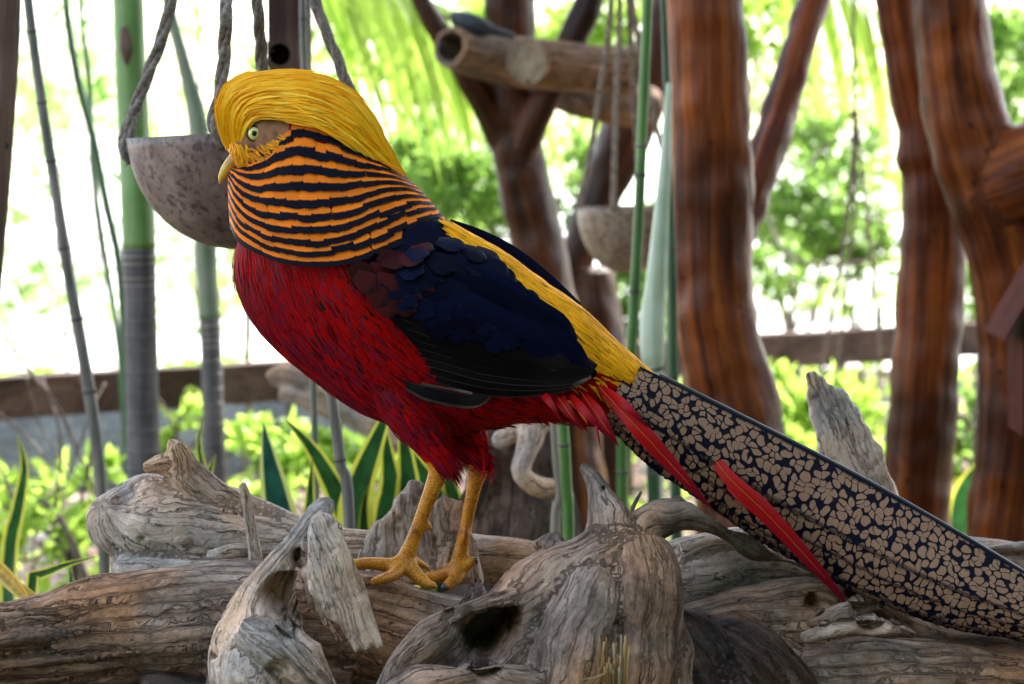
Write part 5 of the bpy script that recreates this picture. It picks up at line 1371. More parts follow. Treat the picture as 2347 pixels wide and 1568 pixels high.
def shrub(name, blobs, N, ll, lw, mt, label, cat='shrub', stems=4, group=None, up=0.2):
    """blobs: (px,py,Y,rx_px,ry_px) clumps; stems rise from the ground to them"""
    b0 = blobs[0]; bx = P(b0[0], b0[1], b0[2]); base = Vector((bx.x, b0[2], GROUND))
    t = thing(name, base, label, cat, group)
    C = []; A = []
    w = np.array([b[3] * b[4] for b in blobs], float); w /= w.sum()
    for b, ww in zip(blobs, w):
        k = int(N * ww) + 1
        c = np.array(P(b[0], b[1], b[2])); s = S(b[2])
        sub = RNG.normal(size=(max(k // 14, 3), 3)); sub /= np.linalg.norm(sub, axis=1)[:, None]; sub *= RNG.uniform(0.25, 1.0, (len(sub), 1)) ** 0.6
        pick = sub[RNG.integers(0, len(sub), k)]
        off = pick + RNG.normal(size=(k, 3)) * 0.13
        C.append(c + off * np.array([b[3] * s, min(b[3], b[4]) * s * 0.8, b[4] * s]))
        ax = off + RNG.normal(size=(k, 3)) * 0.7 + np.array([0, 0, up]); A.append(ax)
    C = np.vstack(C); A = np.vstack(A)
    ok = C[:, 2] > GROUND + 0.02; C, A = C[ok], A[ok]
    v, f = leaves(C, A, ll * S(b0[2]), lw * S(b0[2]))
    mk('crown', v, f, [M[mt]], t, smooth=False)
    a = Acc()
    for k in range(stems):
        b = blobs[k % len(blobs)]; c = np.array(P(b[0], b[1], b[2])); s = S(b[2])
        e = c + RNG.normal(size=3) * np.array([b[3], b[3] * 0.4, b[4]]) * s * 0.55
        g0 = np.array([base.x + random.gauss(0, 0.05), base.y + random.gauss(0, 0.05), GROUND - 0.01])
        mid = (g0 + e) / 2 + RNG.normal(size=3) * 0.05
        cc = cr([tuple(g0), tuple(mid), tuple(e)], 10)
        vv, ff, uv, g = tube(cc, np.linspace(0.008, 0.002, 10), 6); a.add(vv, ff, uv)
        for q in range(3):
            i = random.randrange(4, 9); e2 = cc[i] + RNG.normal(size=3) * np.array([b[3], b[3] * 0.4, b[4]]) * s * 0.5
            c3 = cr([tuple(cc[i]), tuple((cc[i] + e2) / 2 + RNG.normal(size=3) * 0.02), tuple(e2)], 6)
            vv, ff, uv, g = tube(c3, np.linspace(0.004, 0.001, 6), 5); a.add(vv, ff, uv)
    a.build('stem', [M['stem']], t)
    return t

# bushes and small trees behind, from near to far
shrub('leafy_bush', [(760, 1010, 1.9, 150, 80), (620, 1080, 2.0, 120, 90), (880, 1090, 1.9, 120, 80)], 520, 46, 30, 'leaf_lime', 'low lime-green bush behind the striped snake plant leaves')
shrub('leafy_bush', [(430, 1000, 2.3, 90, 90), (560, 1010, 2.3, 70, 70), (420, 900, 2.45, 70, 50)], 260, 40, 26, 'leaf_lime', 'small bright bush between the two palm stems')
shrub('leafy_bush', [(90, 1230, 1.5, 130, 90), (180, 1100, 1.7, 100, 90), (20, 1180, 1.6, 80, 80)], 240, 60, 34, 'leaf_lime', 'low lime bush at the foot of the grey bamboo cane')
shrub('leafy_bush', [(1880, 960, 2.5, 130, 100), (1800, 900, 2.6, 80, 60), (1950, 1060, 2.4, 100, 80), (1800, 1040, 2.3, 60, 60)], 900, 42, 26, 'leaf_lime', 'lime-green bush under the fence rail behind the broken board')
shrub('leafy_bush', [(2230, 950, 2.6, 70, 90), (2240, 1080, 2.4, 60, 80)], 240, 40, 24, 'leaf_green', 'narrow green bush between the slim and the curved trunk')
shrub('leafy_bush', [(1470, 700, 3.2, 80, 90), (1460, 560, 3.2, 60, 80)], 900, 36, 22, 'leaf_green', 'green bush seen between the bamboo stems beyond the fence')
shrub('young_tree', [(1050, 420, 3.3, 130, 110), (1180, 520, 3.4, 90, 120), (980, 380, 3.4, 90, 80), (1330, 420, 3.4, 70, 110)], 3000, 30, 18, 'leaf_green', 'leafy young tree right behind the forked trunk', 'tree', stems=6)
shrub('young_tree', [(1860, 480, 3.9, 150, 110), (1960, 560, 4.0, 110, 90), (1800, 620, 4.1, 100, 60), (1900, 330, 4.0, 130, 80)], 2800, 26, 16, 'leaf_green', 'leafy young tree between the straight and the slim red trunk', 'tree', stems=6)
shrub('young_tree', [(2330, 120, 3.6, 90, 130), (2260, 700, 3.8, 60, 120), (2330, 330, 3.6, 40, 60)], 1200, 30, 18, 'leaf_green', 'green young tree just behind the curved red trunk', 'tree', stems=5)
shrub('young_tree', [(1430, 60, 3.8, 170, 90), (1300, 120, 4.0, 90, 90), (1770, 60, 3.8, 110, 90)], 1800, 32, 20, 'leaf_lime', 'bright leafy tree above the hollow logs', 'tree', stems=6)
shrub('pale_shrub', [(420, 720, 6.5, 170, 130), (580, 700, 6.5, 90, 110), (250, 760, 6.8, 160, 100)], 480, 26, 16, 'leaf_lime', 'sunlit bush far behind the two palm stems')
shrub('pale_shrub', [(70, 760, 6.0, 130, 110), (150, 640, 6.2, 110, 70)], 260, 28, 16, 'leaf_green', 'thin pale bush out in the sandy clearing')
shrub('pale_shrub', [(220, 300, 7.5, 190, 170), (60, 380, 7.5, 100, 150)], 800, 26, 13, 'leaf_green', 'tall thin pale bush far behind the grey bamboo cane', stems=6)
shrub('pale_shrub', [(480, 120, 6.8, 160, 120), (420, 330, 7.0, 120, 120)], 460, 28, 14, 'leaf_lime', 'tall sunlit bush far behind the hanging ropes', stems=6)
shrub('pale_shrub', [(1830, 690, 7.0, 130, 60), (1960, 640, 7.2, 110, 90)], 320, 24, 14, 'leaf_lime', 'sunlit bush far beyond the fence behind the strings')
shrub('young_tree', [(850, 100, 5.2, 170, 120), (1000, 230, 5.2, 130, 140), (1120, 80, 5.4, 120, 90)], 2200, 30, 18, 'leaf_lime', 'bright tree far behind the palm frond', 'tree', stems=6)

shrub('young_tree', [(1010, 560, 4.6, 130, 130), (1120, 640, 4.6, 90, 100), (1330, 300, 4.8, 110, 150), (960, 470, 4.8, 90, 90)], 2200, 24, 14, 'leaf_lime', 'sunlit tree behind the pheasant\'s back', 'tree', stems=6)
shrub('young_tree', [(1790, 260, 5.4, 120, 150), (1920, 180, 5.4, 150, 120), (1980, 430, 5.4, 110, 120), (1780, 520, 5.6, 80, 100)], 2600, 22, 13, 'leaf_lime', 'sunlit tree far behind the knotted strings', 'tree', stems=6)
shrub('young_tree', [(2310, 180, 5.0, 110, 190), (2250, 620, 5.0, 60, 150), (2340, 480, 5.0, 60, 120)], 1300, 22, 13, 'leaf_lime', 'sunlit tree far behind the curved trunk', 'tree', stems=5)
shrub('pale_shrub', [(560, 880, 4.2, 160, 80), (330, 900, 4.2, 170, 70), (120, 900, 4.4, 130, 60)], 700, 30, 18, 'leaf_lime', 'low bright bush behind the rail between the palm stems')
shrub('pale_shrub', [(130, 130, 9.0, 160, 130), (30, 620, 8.0, 60, 200), (420, 560, 8.5, 120, 110), (570, 520, 8.0, 60, 130)], 1500, 24, 13, 'leaf_green', 'faint far bushes in the glare beyond the clearing', stems=8)
# ground cover between the fence and the logs: uncountable
n = 2600
C = np.stack([RNG.uniform(-1.5, 1.8, n), RNG.uniform(1.0, 5.0, n), np.full(n, GROUND + 0.012)], 1); C[:, 2] += RNG.uniform(0, 0.06, n)
keep = np.array([noise.noise((c[0] * 2.2, c[1] * 2.2, 3)) > -0.12 for c in C]); C = C[keep]
v, f = leaves(C, RNG.normal(size=(len(C), 3)) + np.array([0, 0, 0.5]), 0.05, 0.03)
tag(mk('ground_cover', v, f, [M['leaf_lime']], None, (0, 2.5, GROUND), smooth=False), 'low lime-green ground cover in the litter behind the logs', 'plants', kind='stuff')
n = 1500
C = np.stack([RNG.uniform(-1.6, 1.8, n), RNG.uniform(0.4, 5.2, n), np.full(n, GROUND + 0.008)], 1)
v, f = leaves(C, RNG.normal(size=(n, 3)) * np.array([1, 1, 0.12]), 0.055, 0.03, 0.08)
m, nt, b = mat('dead_leaves'); geo = nt.nodes.new('ShaderNodeNewGeometry')
lk(nt, ramp(nt, geo.outputs['Random Per Island'], [(0, (0.12, 0.07, 0.045)), (0.5, (0.30, 0.20, 0.13)), (1, (0.48, 0.40, 0.31))]), b.inputs['Base Color']); M['dead'] = m
tag(mk('dead_leaves', v, f, [m], None, (0, 2.5, GROUND), smooth=False), 'dry brown leaf litter lying on the soil', 'leaf litter', kind='stuff')

# ---------------------------------------------------------------- strap leaves
def strap(name, pts, width, mt, parent, fold=0.18, n=22, up=Vector((0, -1, 0)), twist=0.0, shape='lance', nw=7):
    c = cr([tuple(p) for p in pts], n); v = []; uv = []
    for i in range(n):
        t = i / (n - 1); tn = Vector(c[min(i + 1, n - 1)] - c[max(i - 1, 0)]).normalized()
        sd = tn.cross(up).normalized(); nr = sd.cross(tn)
        if twist: 
            ct, st = math.cos(twist * t), math.sin(twist * t); sd, nr = sd * ct + nr * st, nr * ct - sd * st
        w = width * ((0.55 + 0.45 * min(t * 2.5, 1)) * max(1 - max((t - 0.45) / 0.55, 0) ** 2.2, 0.01) if shape == 'lance' else min(t * 7, 1) ** 0.7 * max(1 - max((t - 0.3) / 0.7, 0) ** 1.4, 0.01))
        for j in range(nw):
            e = j / (nw - 1) * 2 - 1
            v.append(Vector(c[i]) + sd * (e * w / 2) - nr * (fold * w * (1 - abs(e)) * 1.0)); uv.append((j / (nw - 1), t))
    f = [(i * nw + j, (i + 1) * nw + j, (i + 1) * nw + j + 1, i * nw + j + 1) for i in range(n - 1) for j in range(nw - 1)]
    return mk(name, v, f, [M[mt]], parent, uv=uv)
def snake_mat(name, green, margin, lo=0.18):
    m, nt, b = mat(name)
    uv = coord(nt, 'UV'); s = sep(nt, uv)
    n1 = tex(nt, 'ShaderNodeTexNoise', vmap(nt, uv, (2, 14, 1)), Scale=1.0, Detail=3.0)
    n2 = tex(nt, 'ShaderNodeTexNoise', vmap(nt, uv, (3, 5, 1)), Scale=1.0)
    e = mth(nt, 'ABSOLUTE', mth(nt, 'SUBTRACT', s[0], 0.5))
    e = mth(nt, 'ADD', e, mth(nt, 'MULTIPLY', mth(nt, 'SUBTRACT', n2.outputs[0], 0.5), 0.05))
    gcol = ramp(nt, n1.outputs[0], [(0.4, tuple(x * 0.6 for x in green)), (0.6, green)])
    k = ramp(nt, e, [(0.5 - lo - 0.02, (0, 0, 0)), (0.5 - lo + 0.02, (1, 1, 1))])
    c = mix(nt, k, gcol, margin); lk(nt, c, b.inputs['Base Color']); b.inputs['Roughness'].default_value = 0.35
    tr = nt.nodes.new('ShaderNodeBsdfTranslucent'); lk(nt, c, tr.inputs[0])
    mx = nt.nodes.new('ShaderNodeMixShader'); mx.inputs[0].default_value = 0.40
    lk(nt, b.outputs[0], mx.inputs[1]); lk(nt, tr.outputs[0], mx.inputs[2]); lk(nt, mx.outputs[0], nt.nodes['Material Output'].inputs[0])
    return m
M['snake'] = snake_mat('snake_plant_leaf', (0.024, 0.10, 0.025), (0.72, 0.68, 0.08))
M['snake_blue'] = snake_mat('snake_plant_leaf_blue', (0.018, 0.09, 0.06), (0.58, 0.62, 0.18), 0.17)
M['yellow_leaf'] = snake_mat('yellowing_leaf', (0.55, 0.33, 0.03), (0.62, 0.45, 0.10))
def splant(label, Y, specs, mt='snake'):
    x0 = specs[0][0][-1][0]; t = thing('snake_plant', P(x0, gpy(x0, Y), Y), label, 'plant')
    for k, (pts, w, mm) in enumerate(specs):
        y = Y + 0.03 * ((k * 7) % 5 - 2)
        last = pts[-1]; bx = x0 + (last[0] - x0) * 0.55
        pp_ = [P(bx, gpy(bx, y) + 6, y)] + [P(p[0], p[1], y + (0.02 * (len(pts) - i))) for i, p in enumerate(reversed(pts))]
        strap('leaf', pp_, w * 1.2 * S(y), mm or mt, t, fold=random.uniform(0.08, 0.2))
    return t
splant('yellow-edged snake plant between the grey log and the pheasant\'s breast', 0.62, [
    ([(905, 905), (862, 1010), (820, 1130), (815, 1260)], 82, None), ([(603, 968), (618, 1060), (640, 1180), (660, 1300)], 92, 'snake_blue'),
    ([(650, 958), (700, 1010), (745, 1080), (790, 1180), (800, 1290)], 66, None), ([(880, 960), (888, 1040), (895, 1120), (880, 1250)], 74, None),
    ([(912, 985), (950, 1060), (1000, 1150), (1000, 1290)], 84, None), ([(930, 940), (925, 1010), (935, 1090), (930, 1250)], 70, None),
    ([(716, 1045), (712, 1110), (710, 1200), (720, 1290)], 40, None), ([(787, 945), (783, 985), (780, 1050), (785, 1200)], 16, None), ([(845, 1110), (835, 1160), (835, 1250), (840, 1300)], 44, None),
    ([(1000, 960), (1010, 1050), (1040, 1150), (1030, 1290)], 50, None)])
splant('single upright snake plant leaf standing among the dry creepers', 0.95, [([(38, 990), (56, 1070), (40, 1170), (20, 1290)], 36, None)])
splant('snake plant with low leaves at the rotten end of the brown log', 0.45, [([(225, 1276), (160, 1292), (100, 1318), (70, 1370)], 30, None), ([(158, 1300), (165, 1345), (160, 1400), (160, 1450)], 46, 'snake_blue'), ([(40, 1330), (50, 1370), (70, 1420)], 24, None)])
splant('small snake plant tips showing above the grey log', 0.75, [([(495, 1040), (484, 1070), (475, 1110), (480, 1200)], 40, None), ([(470, 940), (455, 1010), (465, 1080), (480, 1200)], 26, None)])
splant('snake plant between the slim and the curved red trunk', 1.7, [([(2250, 1050), (2215, 1110), (2200, 1180), (2215, 1300)], 60, None), ([(2190, 1090), (2200, 1160), (2215, 1250)], 46, None), ([(2235, 1120), (2230, 1190), (2225, 1280)], 40, None)])
# yellow dead leaf at the lower left
t = thing('fallen_leaf', P(20, 1400, .3), 'curled yellow dead leaf beside the rotten end of the brown log', 'leaf')
strap('leaf_blade', [P(-60, 1255, .32), P(-10, 1300, .30), P(30, 1340, .28), P(80, 1395, .26)], 40 * S(.3), 'yellow_leaf', t, fold=0.25)
strap('leaf_blade', [P(-60, 1300, .34), P(10, 1330, .33), P(60, 1355, .32), P(110, 1392, .31)], 24 * S(.3), 'yellow_leaf', t, fold=0.25)

# ---------------------------------------------------------------- palm fronds
def frond(label, rach, n, drop, Y, wpx, mt, lift=0.0, jx=12):
    c = cr([tuple(P(p[0], p[1], Y)) for p in rach], 40)
    t = thing('palm_frond', c[0], label, 'palm frond')
    v, f, uv, g = tube(c, np.linspace(10, 3, 40) * S(Y), 8); mk('rachis', v, f, [M['leaf_green']], t, uv=uv)
    s = S(Y)
    for k in range(n):
        q = (k + 0.3) / n; i = min(int(q * 39), 38)
        for side in (-1, 1):
            p0 = Vector(c[i]); d = drop(q, side)
            dx, dz = (d[0] + random.gauss(0, jx)) * s, -(d[1] + random.gauss(0, jx * 1.5)) * s
            p1 = p0 + Vector((dx * 0.35, side * 0.06, dz * 0.22 + lift)); p2 = p0 + Vector((dx * 0.72, side * 0.10, dz * 0.6 + lift * .6)); p3 = p0 + Vector((dx, side * 0.11, dz))
            strap('leaflet', [p0, p1, p2, p3], wpx * s * random.uniform(0.8, 1.15), mt, t, fold=0.12, n=10, nw=3, shape='reed', up=Vector((0.3, -1, 0.2)))
    return t
frond('bright green palm frond hanging beside the forked trunk', [(600, -230), (720, -110), (860, -40), (1000, 10), (1120, 90)], 14, lambda q, s: (270 + 50 * s - 120 * q, 500 - 120 * q), 2.1, 34, 'leaf_lime', 0.02)
frond('drooping palm frond between the straight and the slim red trunk', [(1700, -230), (1800, -120), (1900, -50), (1990, 20), (2040, 100)], 13, lambda q, s: (100 + 30 * s, 420 - 100 * q), 2.6, 26, 'leaf_lime', 0.02)
frond('small palm frond high above the hollow logs', [(1260, -260), (1350, -130), (1440, -60), (1540, -10)], 8, lambda q, s: (60 + 30 * s, 170), 3.0, 20, 'leaf_lime', 0.01)

# ---------------------------------------------------------------- canes and palm stems
def cane_mat(name, a0, a1, a2, rough=0.4):
    m, nt, b = mat(name)
    uv = coord(nt, 'UV')
    n1 = tex(nt, 'ShaderNodeTexNoise', coord(nt), Scale=12.0, Detail=4.0); n2 = tex(nt, 'ShaderNodeTexNoise', vmap(nt, coord(nt), (160, 160, 6)), Scale=1.0, Detail=2.0)
    c = ramp(nt, mth(nt, 'ADD', mth(nt, 'MULTIPLY', n1.outputs[0], 0.7), mth(nt, 'MULTIPLY', n2.outputs[0], 0.3)), [(0.36, a0), (0.5, a1), (0.64, a2)])
    lk(nt, c, b.inputs['Base Color']); b.inputs['Roughness'].default_value = rough; bump(nt, n2.outputs[0], 0.2, 0.002, b); return m
M['cane_grey'] = cane_mat('cane_grey', (0.055, 0.06, 0.05), (0.12, 0.12, 0.105), (0.22, 0.20, 0.18))
M['cane_tan'] = cane_mat('cane_tan', (0.14, 0.11, 0.09), (0.23, 0.19, 0.155), (0.32, 0.27, 0.22))
M['cane_green'] = cane_mat('cane_green', (0.035, 0.10, 0.02), (0.06, 0.16, 0.03), (0.10, 0.22, 0.05))
M['cane_dark'] = cane_mat('cane_dark_green', (0.015, 0.05, 0.025), (0.03, 0.085, 0.035), (0.05, 0.12, 0.05))
M['cane_pale'] = cane_mat('cane_waxy_pale', (0.34, 0.44, 0.28), (0.48, 0.56, 0.42), (0.62, 0.68, 0.56))
M['palm_green'] = cane_mat('palm_crownshaft_green', (0.09, 0.19, 0.045), (0.14, 0.27, 0.075), (0.20, 0.34, 0.14))
M['palm_greygreen'] = cane_mat('palm_shaft_grey_green', (0.10, 0.14, 0.08), (0.16, 0.20, 0.13), (0.22, 0.25, 0.18))
M['ring'] = cane_mat('palm_ring_scar', (0.05, 0.045, 0.045), (0.10, 0.09, 0.088), (0.18, 0.16, 0.15), 0.7)
M['palm_grey'] = cane_mat('palm_trunk_grey', (0.035, 0.033, 0.036), (0.07, 0.062, 0.066), (0.14, 0.12, 0.12), 0.6)
M['node'] = cane_mat('cane_node', (0.03, 0.028, 0.022), (0.06, 0.052, 0.042), (0.16, 0.14, 0.12), 0.6)
def cane(name, pts, mt, label, nodes, cat='bamboo', mats=None, ns=16):
    """pts (px,py,Y,r); nodes: py of the joints -> each a part"""
    n = 60; c, r = px_path(pts, n); a_ = cr(pts, n)
    rr = r.copy()
    for y in nodes:
        k = np.exp(-((a_[:, 1] - y) / 10.0) ** 2); rr = rr * (1 + 0.06 * k)
    i = c[:, 2].argmin(); t = thing(name, c[i], label, cat)
    v, f, uv, g = tube(c, rr, ns, wob=0.03); mk('culm', v, f, [M[mt]], t, uv=uv)
    for y in nodes:
        j = int(np.abs(a_[:, 1] - y).argmin()); j = min(max(j, 1), n - 2)
        d = c[j + 1] - c[j - 1]; d /= np.linalg.norm(d); h = r[j] * 0.32
        v, f, uv, g = tube(np.array([c[j] - d * h, c[j] - d * h * .4, c[j], c[j] + d * h * .4, c[j] + d * h]), r[j] * np.array([1.02, 1.12, 1.16, 1.1, 1.02]), ns); mk('joint', v, f, [M['node']], t, uv=uv)
    return t
def ext(pts):  # carry a stem on down to the ground
    p, q = pts[-2], pts[-1]; g = gpy(q[0], q[2]) + 8
    return pts + [(q[0] + (q[0] - p[0]) * 0.3, g, q[2], q[3])] if g > q[1] + 5 else pts
cane('bamboo_cane', ext([(40, -300, .9, 11), (62, -20, .9, 11.5), (95, 230, .9, 12), (125, 420, .9, 12.5), (152, 600, .9, 13), (178, 745, .9, 14), (205, 900, .9, 15), (226, 1060, .9, 15), (236, 1200, .9, 14), (240, 1330, .9, 14)]), 'cane_grey', 'long leaning grey bamboo cane with dark joints beside the brown post', [84, 220, 355, 562, 745, 905])
cane('bamboo_shoot', ext([(135, -200, 2.0, 8), (152, 20, 2.0, 9), (178, 180, 2.0, 10), (214, 320, 2.0, 10), (244, 470, 2.0, 10), (272, 600, 2.0, 10), (285, 780, 2.0, 10), (290, 1000, 2.0, 10)]), 'cane_dark', 'thin dark green bamboo stem crossing behind the grey cane', [175, 330, 470])
cane('bamboo_shoot', ext([(175, -200, 2.1, 5), (185, 20, 2.1, 6), (205, 200, 2.1, 7), (212, 380, 2.1, 7), (236, 560, 2.1, 7), (268, 760, 2.1, 7), (285, 980, 2.1, 7)]), 'cane_dark', 'thinnest dark bamboo stem beside the green palm stem', [210, 420, 600])
cane('bamboo', ext([(1492, -300, .9, 11), (1484, 0, .9, 11.5), (1474, 250, .9, 12), (1464, 500, .9, 12), (1450, 750, .9, 12.5), (1436, 980, .9, 12.5), (1428, 1160, .9, 13)]), 'cane_green', 'slim green bamboo stem in front of the small hanging bowl', [325, 385, 665])
cane('bamboo', ext([(1506, -300, 1.05, 6), (1520, 0, 1.05, 7), (1528, 200, 1.05, 8), (1534, 420, 1.05, 8), (1540, 640, 1.05, 12), (1542, 850, 1.05, 13), (1550, 1165, 1.05, 14)]), 'cane_dark', 'thin dark bamboo stem against the thick straight trunk', [260, 560, 860])
cane('waxy_bamboo', ext([(1534, 190, .98, 6), (1526, 350, .98, 13), (1515, 500, .98, 18), (1505, 640, .98, 24), (1496, 740, .98, 29), (1498, 830, .98, 27), (1506, 850, .98, 15), (1508, 1000, .98, 15), (1505, 1170, .98, 15)]), 'cane_pale', 'waxy pale green swollen stem beside the thick straight trunk', [850])
cane('bamboo', ext([(1268, 700, .5, 11), (1285, 900, .5, 12), (1293, 1010, .5, 13), (1298, 1120, .5, 14), (1303, 1225, .5, 14)]), 'cane_green', 'short bright green bamboo stem rising behind the smooth root', [1026])
cane('dry_reed', ext([(1262, 800, .56, 8), (1268, 950, .56, 9), (1275, 1060, .56, 9), (1282, 1140, .56, 10), (1272, 1230, .56, 12)]), 'cane_tan', 'dry tan stem right beside the short green bamboo', [], 'reed')
cane('bamboo', ext([(1425, 900, .7, 12), (1425, 1160, .7, 13)]), 'cane_green', 'green bamboo stub below the tail beside the root spike', [1090])
cane('bamboo', ext([(1492, 1000, .75, 14), (1500, 1180, .75, 15)]), 'cane_dark', 'dark green bamboo stub below the tail in front of the fence', [1090])
cane('bamboo_cane', ext([(728, 640, .42, 11), (748, 820, .42, 12), (765, 940, .42, 13), (780, 1060, .42, 13), (800, 1190, .42, 14)]), 'cane_grey', 'grey bamboo cane crossing in front of the snake plant', [1044])
cane('green_reed', ext([(724, 800, 1.1, 6), (722, 900, 1.1, 7), (718, 1010, 1.1, 7)]), 'cane_green', 'thin green stem behind the pheasant\'s breast', [], 'reed')
cane('dry_cane', [(690, -400, .8, 8), (694, 0, .8, 8), (698, 170, .8, 8), (706, 420, .8, 8)] + [gp(740, .8, 8)], 'cane_grey', 'thin grey cane standing against the hanging nest post', [50])
# ringed palm stems
def palm(label, pts, split, rings, Y, gm='palm_green'):
    n = 110; c, r = px_path(pts, n); a_ = cr(pts, n)
    t = thing('palm_tree', c[-1], label, 'palm')
    k = int(np.abs(a_[:, 1] - split).argmin())
    v, f, uv, g = tube(c[:k + 1], r[:k + 1], 24, wob=0.03); mk('crownshaft', v, f, [M[gm]], t, uv=uv)
    v, f, uv, g = tube(c[k:], r[k:] * 0.985, 24, wob=0.03); tr = mk('trunk', v, f, [M['palm_grey']], t, uv=uv)
    y = split + 4; q = 0
    while y < a_[-1, 1] - 40 and q < rings:
        j = min(max(int(np.abs(a_[:, 1] - y).argmin()), 1), n - 2); d = c[j + 1] - c[j - 1]; d /= np.linalg.norm(d); h = random.uniform(2, 4.5) * S(Y)
        v, f, uv, g = tube(np.array([c[j] - d * h, c[j], c[j] + d * h]), r[j] * np.array([0.985, 1.012, 0.985]), 24); mk('ring_scar', v, f, [M['cane_tan' if q < 5 else 'ring']], tr, uv=uv)
        y += 17 + 10 * min(q, 8) / 3 + random.uniform(-3, 3); q += 1
    return t
p1_ = palm('thick palm stem, green above and ringed grey below, behind the big bowl', ext([(280, -300, 1.35, 36), (293, 0, 1.35, 36), (304, 250, 1.35, 37), (315, 480, 1.35, 39), (322, 700, 1.35, 38), (326, 900, 1.35, 38), (330, 1090, 1.35, 40)]), 565, 30, 1.35)
c, r = px_path([(284, 62, 1.31, 8), (288, 88, 1.305, 13), (290, 112, 1.30, 15), (290, 135, 1.305, 9), (291, 150, 1.31, 3)], 12); v, f, uv, g = tube(c, r, 10, flat=0.4); mk('leaf_scar', v, f, [M['brown_post']], p1_, attr={'grain': g})
palm('thinner palm stem, grey-green above and dark below, under the big bowl', ext([(330, -300, 1.75, 12), (385, 0, 1.75, 13), (425, 160, 1.75, 16), (455, 290, 1.75, 24), (466, 450, 1.75, 27), (474, 620, 1.75, 26), (484, 800, 1.75, 25), (490, 1000, 1.75, 26), (494, 1090, 1.75, 28)]), 735, 26, 1.75, 'palm_greygreen')
# dry creepers at the left
def creeper(label, paths, Y, mt='stem'):
    a = Acc()
    for pts, r0 in paths:
        c = cr([tuple(P(p[0], p[1], Y + random.uniform(-.05, .05))) for p in pts], 30); c += np.cumsum(RNG.normal(size=c.shape), 0) * 0.0008
        v, f, uv, g = tube(c, np.linspace(r0, r0 * 0.5, 30) * S(Y), 7, wob=0.2); a.add(v, f, uv)
    x = paths[0][0][-1]; return tag(a.build('creeper', [M[mt]], None, P(x[0], x[1], Y)), label, 'creeper')
creeper('tangle of thin dry creepers around the grey bamboo cane', [([(30, 800), (110, 900), (170, 1010), (215, 1140), (230, 1250), (240, gpy(240, 1.6))], 5), ([(95, 860), (130, 980), (130, 1080), (90, 1150), (60, 1250), (80, gpy(80, 1.6))], 4), ([(190, 860), (215, 1000), (190, 1150), (130, 1230), (80, 1300)], 6), ([(0, 950), (70, 1010), (140, 1120), (150, 1300)], 3.5), ([(60, 870), (100, 1000), (170, 1100), (220, 1160)], 3), ([(240, 880), (200, 960), (150, 1110), (140, 1200)], 3)], 1.6)
creeper('fine bare twigs in the clearing behind the leaning grey cane', [([(60, 520), (110, 640), (150, 800), (140, 1000), (150, gpy(150, 3.0))], 3), ([(0, 700), (60, 660), (130, 620), (200, 560), (300, 500)], 2.5), ([(300, 380), (260, 520), (180, 640), (130, 700)], 2.5), ([(30, 640), (80, 760), (160, 860), (180, 1000)], 3)], 3.0)
creeper('reddish dry stalks standing behind the rail below the bowl', [([(575, 600), (568, 800), (572, 950), (555, 1100), (550, gpy(550, 2.6))], 9), ([(660, 850), (655, 1000), (640, 1150), (640, gpy(640, 2.6))], 6), ([(455, 20), (460, 160), (445, 300)], 5)], 2.6)
creeper('thin bare vine arching behind the knotted strings', [([(1750, 480), (1800, 580), (1900, 600), (2000, 590), (2060, 540)], 4), ([(1760, 190), (1810, 210), (1880, 330), (1900, 400)], 3), ([(1960, 310), (1900, 330), (1850, 380), (1760, 430)], 4), ([(2020, 700), (2000, 900), (1960, 1000), (1950, gpy(1950, 3.6))], 6)], 3.6)
creeper('crooked bare branches between the slim and the curved trunk', [([(2290, 740), (2260, 850), (2250, 960), (2240, gpy(2240, 2.2))], 18), ([(2300, 830), (2230, 960), (2200, 1010)], 8), ([(2290, 920), (2250, 1000), (2200, 950)], 6)], 2.2)
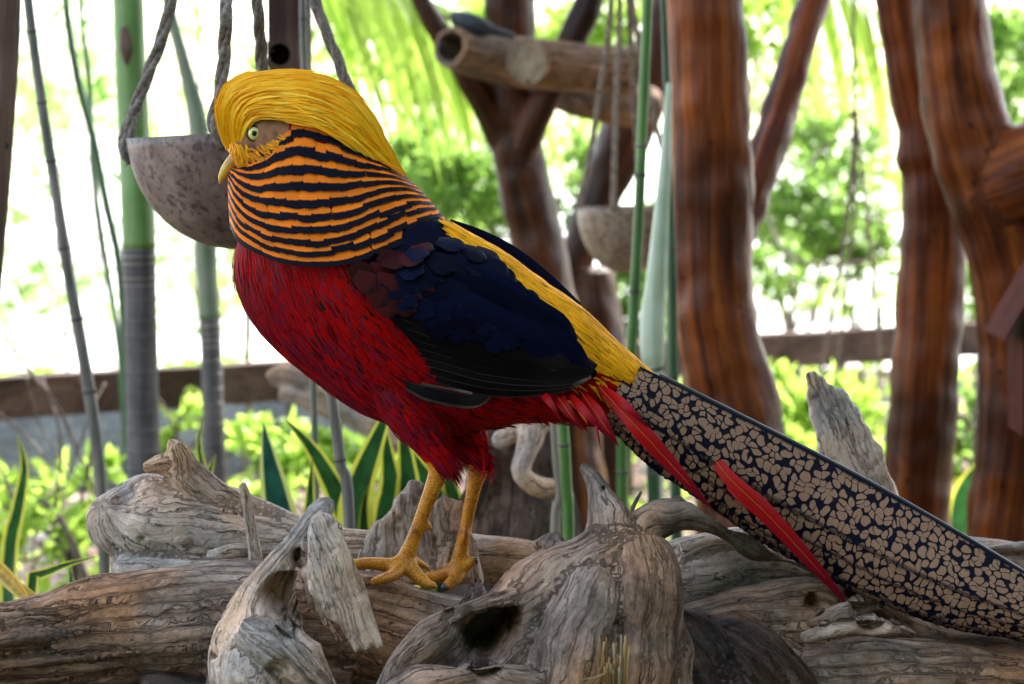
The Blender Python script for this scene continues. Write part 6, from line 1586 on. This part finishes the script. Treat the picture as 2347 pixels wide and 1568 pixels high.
# bamboo leaves scattered on the left stems
a = Acc()
for (x, y, dx, dy) in ((185, 80, 26, -50), (205, 210, 40, -40), (212, 235, 60, -20), (245, 240, -25, -60), (265, 250, 45, -55), (110, 60, 40, -55), (400, 120, 50, 60), (560, 130, 60, 70), (480, 260, 50, 70), (250, 380, 30, 50)):
    p0 = P(x, y, 2.0); p1 = P(x + dx * .5, y + dy * .5 - 4, 1.97); p2 = P(x + dx, y + dy, 1.96)
    sd = (p2 - p0).cross(Vector((0, -1, 0.2))).normalized() * 7 * S(2)
    a.add([p0, p1 - sd, p1 + sd, p2], [(0, 1, 3), (0, 3, 2)])
tag(a.build('bamboo_leaves', [M['leaf_deep']], None, P(200, 240, 2.0), smooth=False), 'narrow dark bamboo leaves on the thinnest green stems', 'leaves')

# ---------------------------------------------------------------- unseen trees added to block light from overhead, behind and the side
def canopy(name, label, trunk, cx, cy, cz, rx, ry, rz, N, ll):
    t = thing(name, (trunk[0], trunk[1], GROUND), label, 'tree')
    c = cr([(trunk[0], trunk[1], GROUND - .1), (trunk[0] * .98, trunk[1], 0.9), ((trunk[0] + cx) / 2, (trunk[1] + cy) / 2, cz * 0.75), (cx, cy, cz)], 24)
    v, f, uv, g = tube(c, np.linspace(0.13, 0.03, 24), 14, wob=0.1); mk('trunk', v, f, [M['stem']], t, uv=uv)
    p = RNG.normal(size=(N, 3)); p /= np.linalg.norm(p, axis=1)[:, None]; p *= RNG.uniform(0, 1, (N, 1)) ** 0.4
    C = np.array([cx, cy, cz]) + p * np.array([rx, ry, rz])
    v, f = leaves(C, RNG.normal(size=(N, 3)) * np.array([1, 1, 0.35]), ll, ll * 0.6)
    mk('crown', v, f, [M['leaf_deep']], t, smooth=False)
canopy('added_shade_tree', 'unseen tree added overhead so its broad crown keeps sun off the perch', (3.4, 0.6), 1.6, 1.5, 2.6, 1.8, 2.0, 0.5, 8000, 0.20)
canopy('added_shade_tree', 'dark unseen tree added behind the viewpoint to cut the front light', (1.0, -5.2), 0.6, -4.2, 1.2, 4.6, 0.9, 2.4, 9000, 0.24)
canopy('added_shade_tree', 'dark unseen tree added beyond the long tail to cut the side light', (4.2, -1.5), 3.6, -1.6, 1.2, 0.9, 2.6, 2.2, 6000, 0.22)
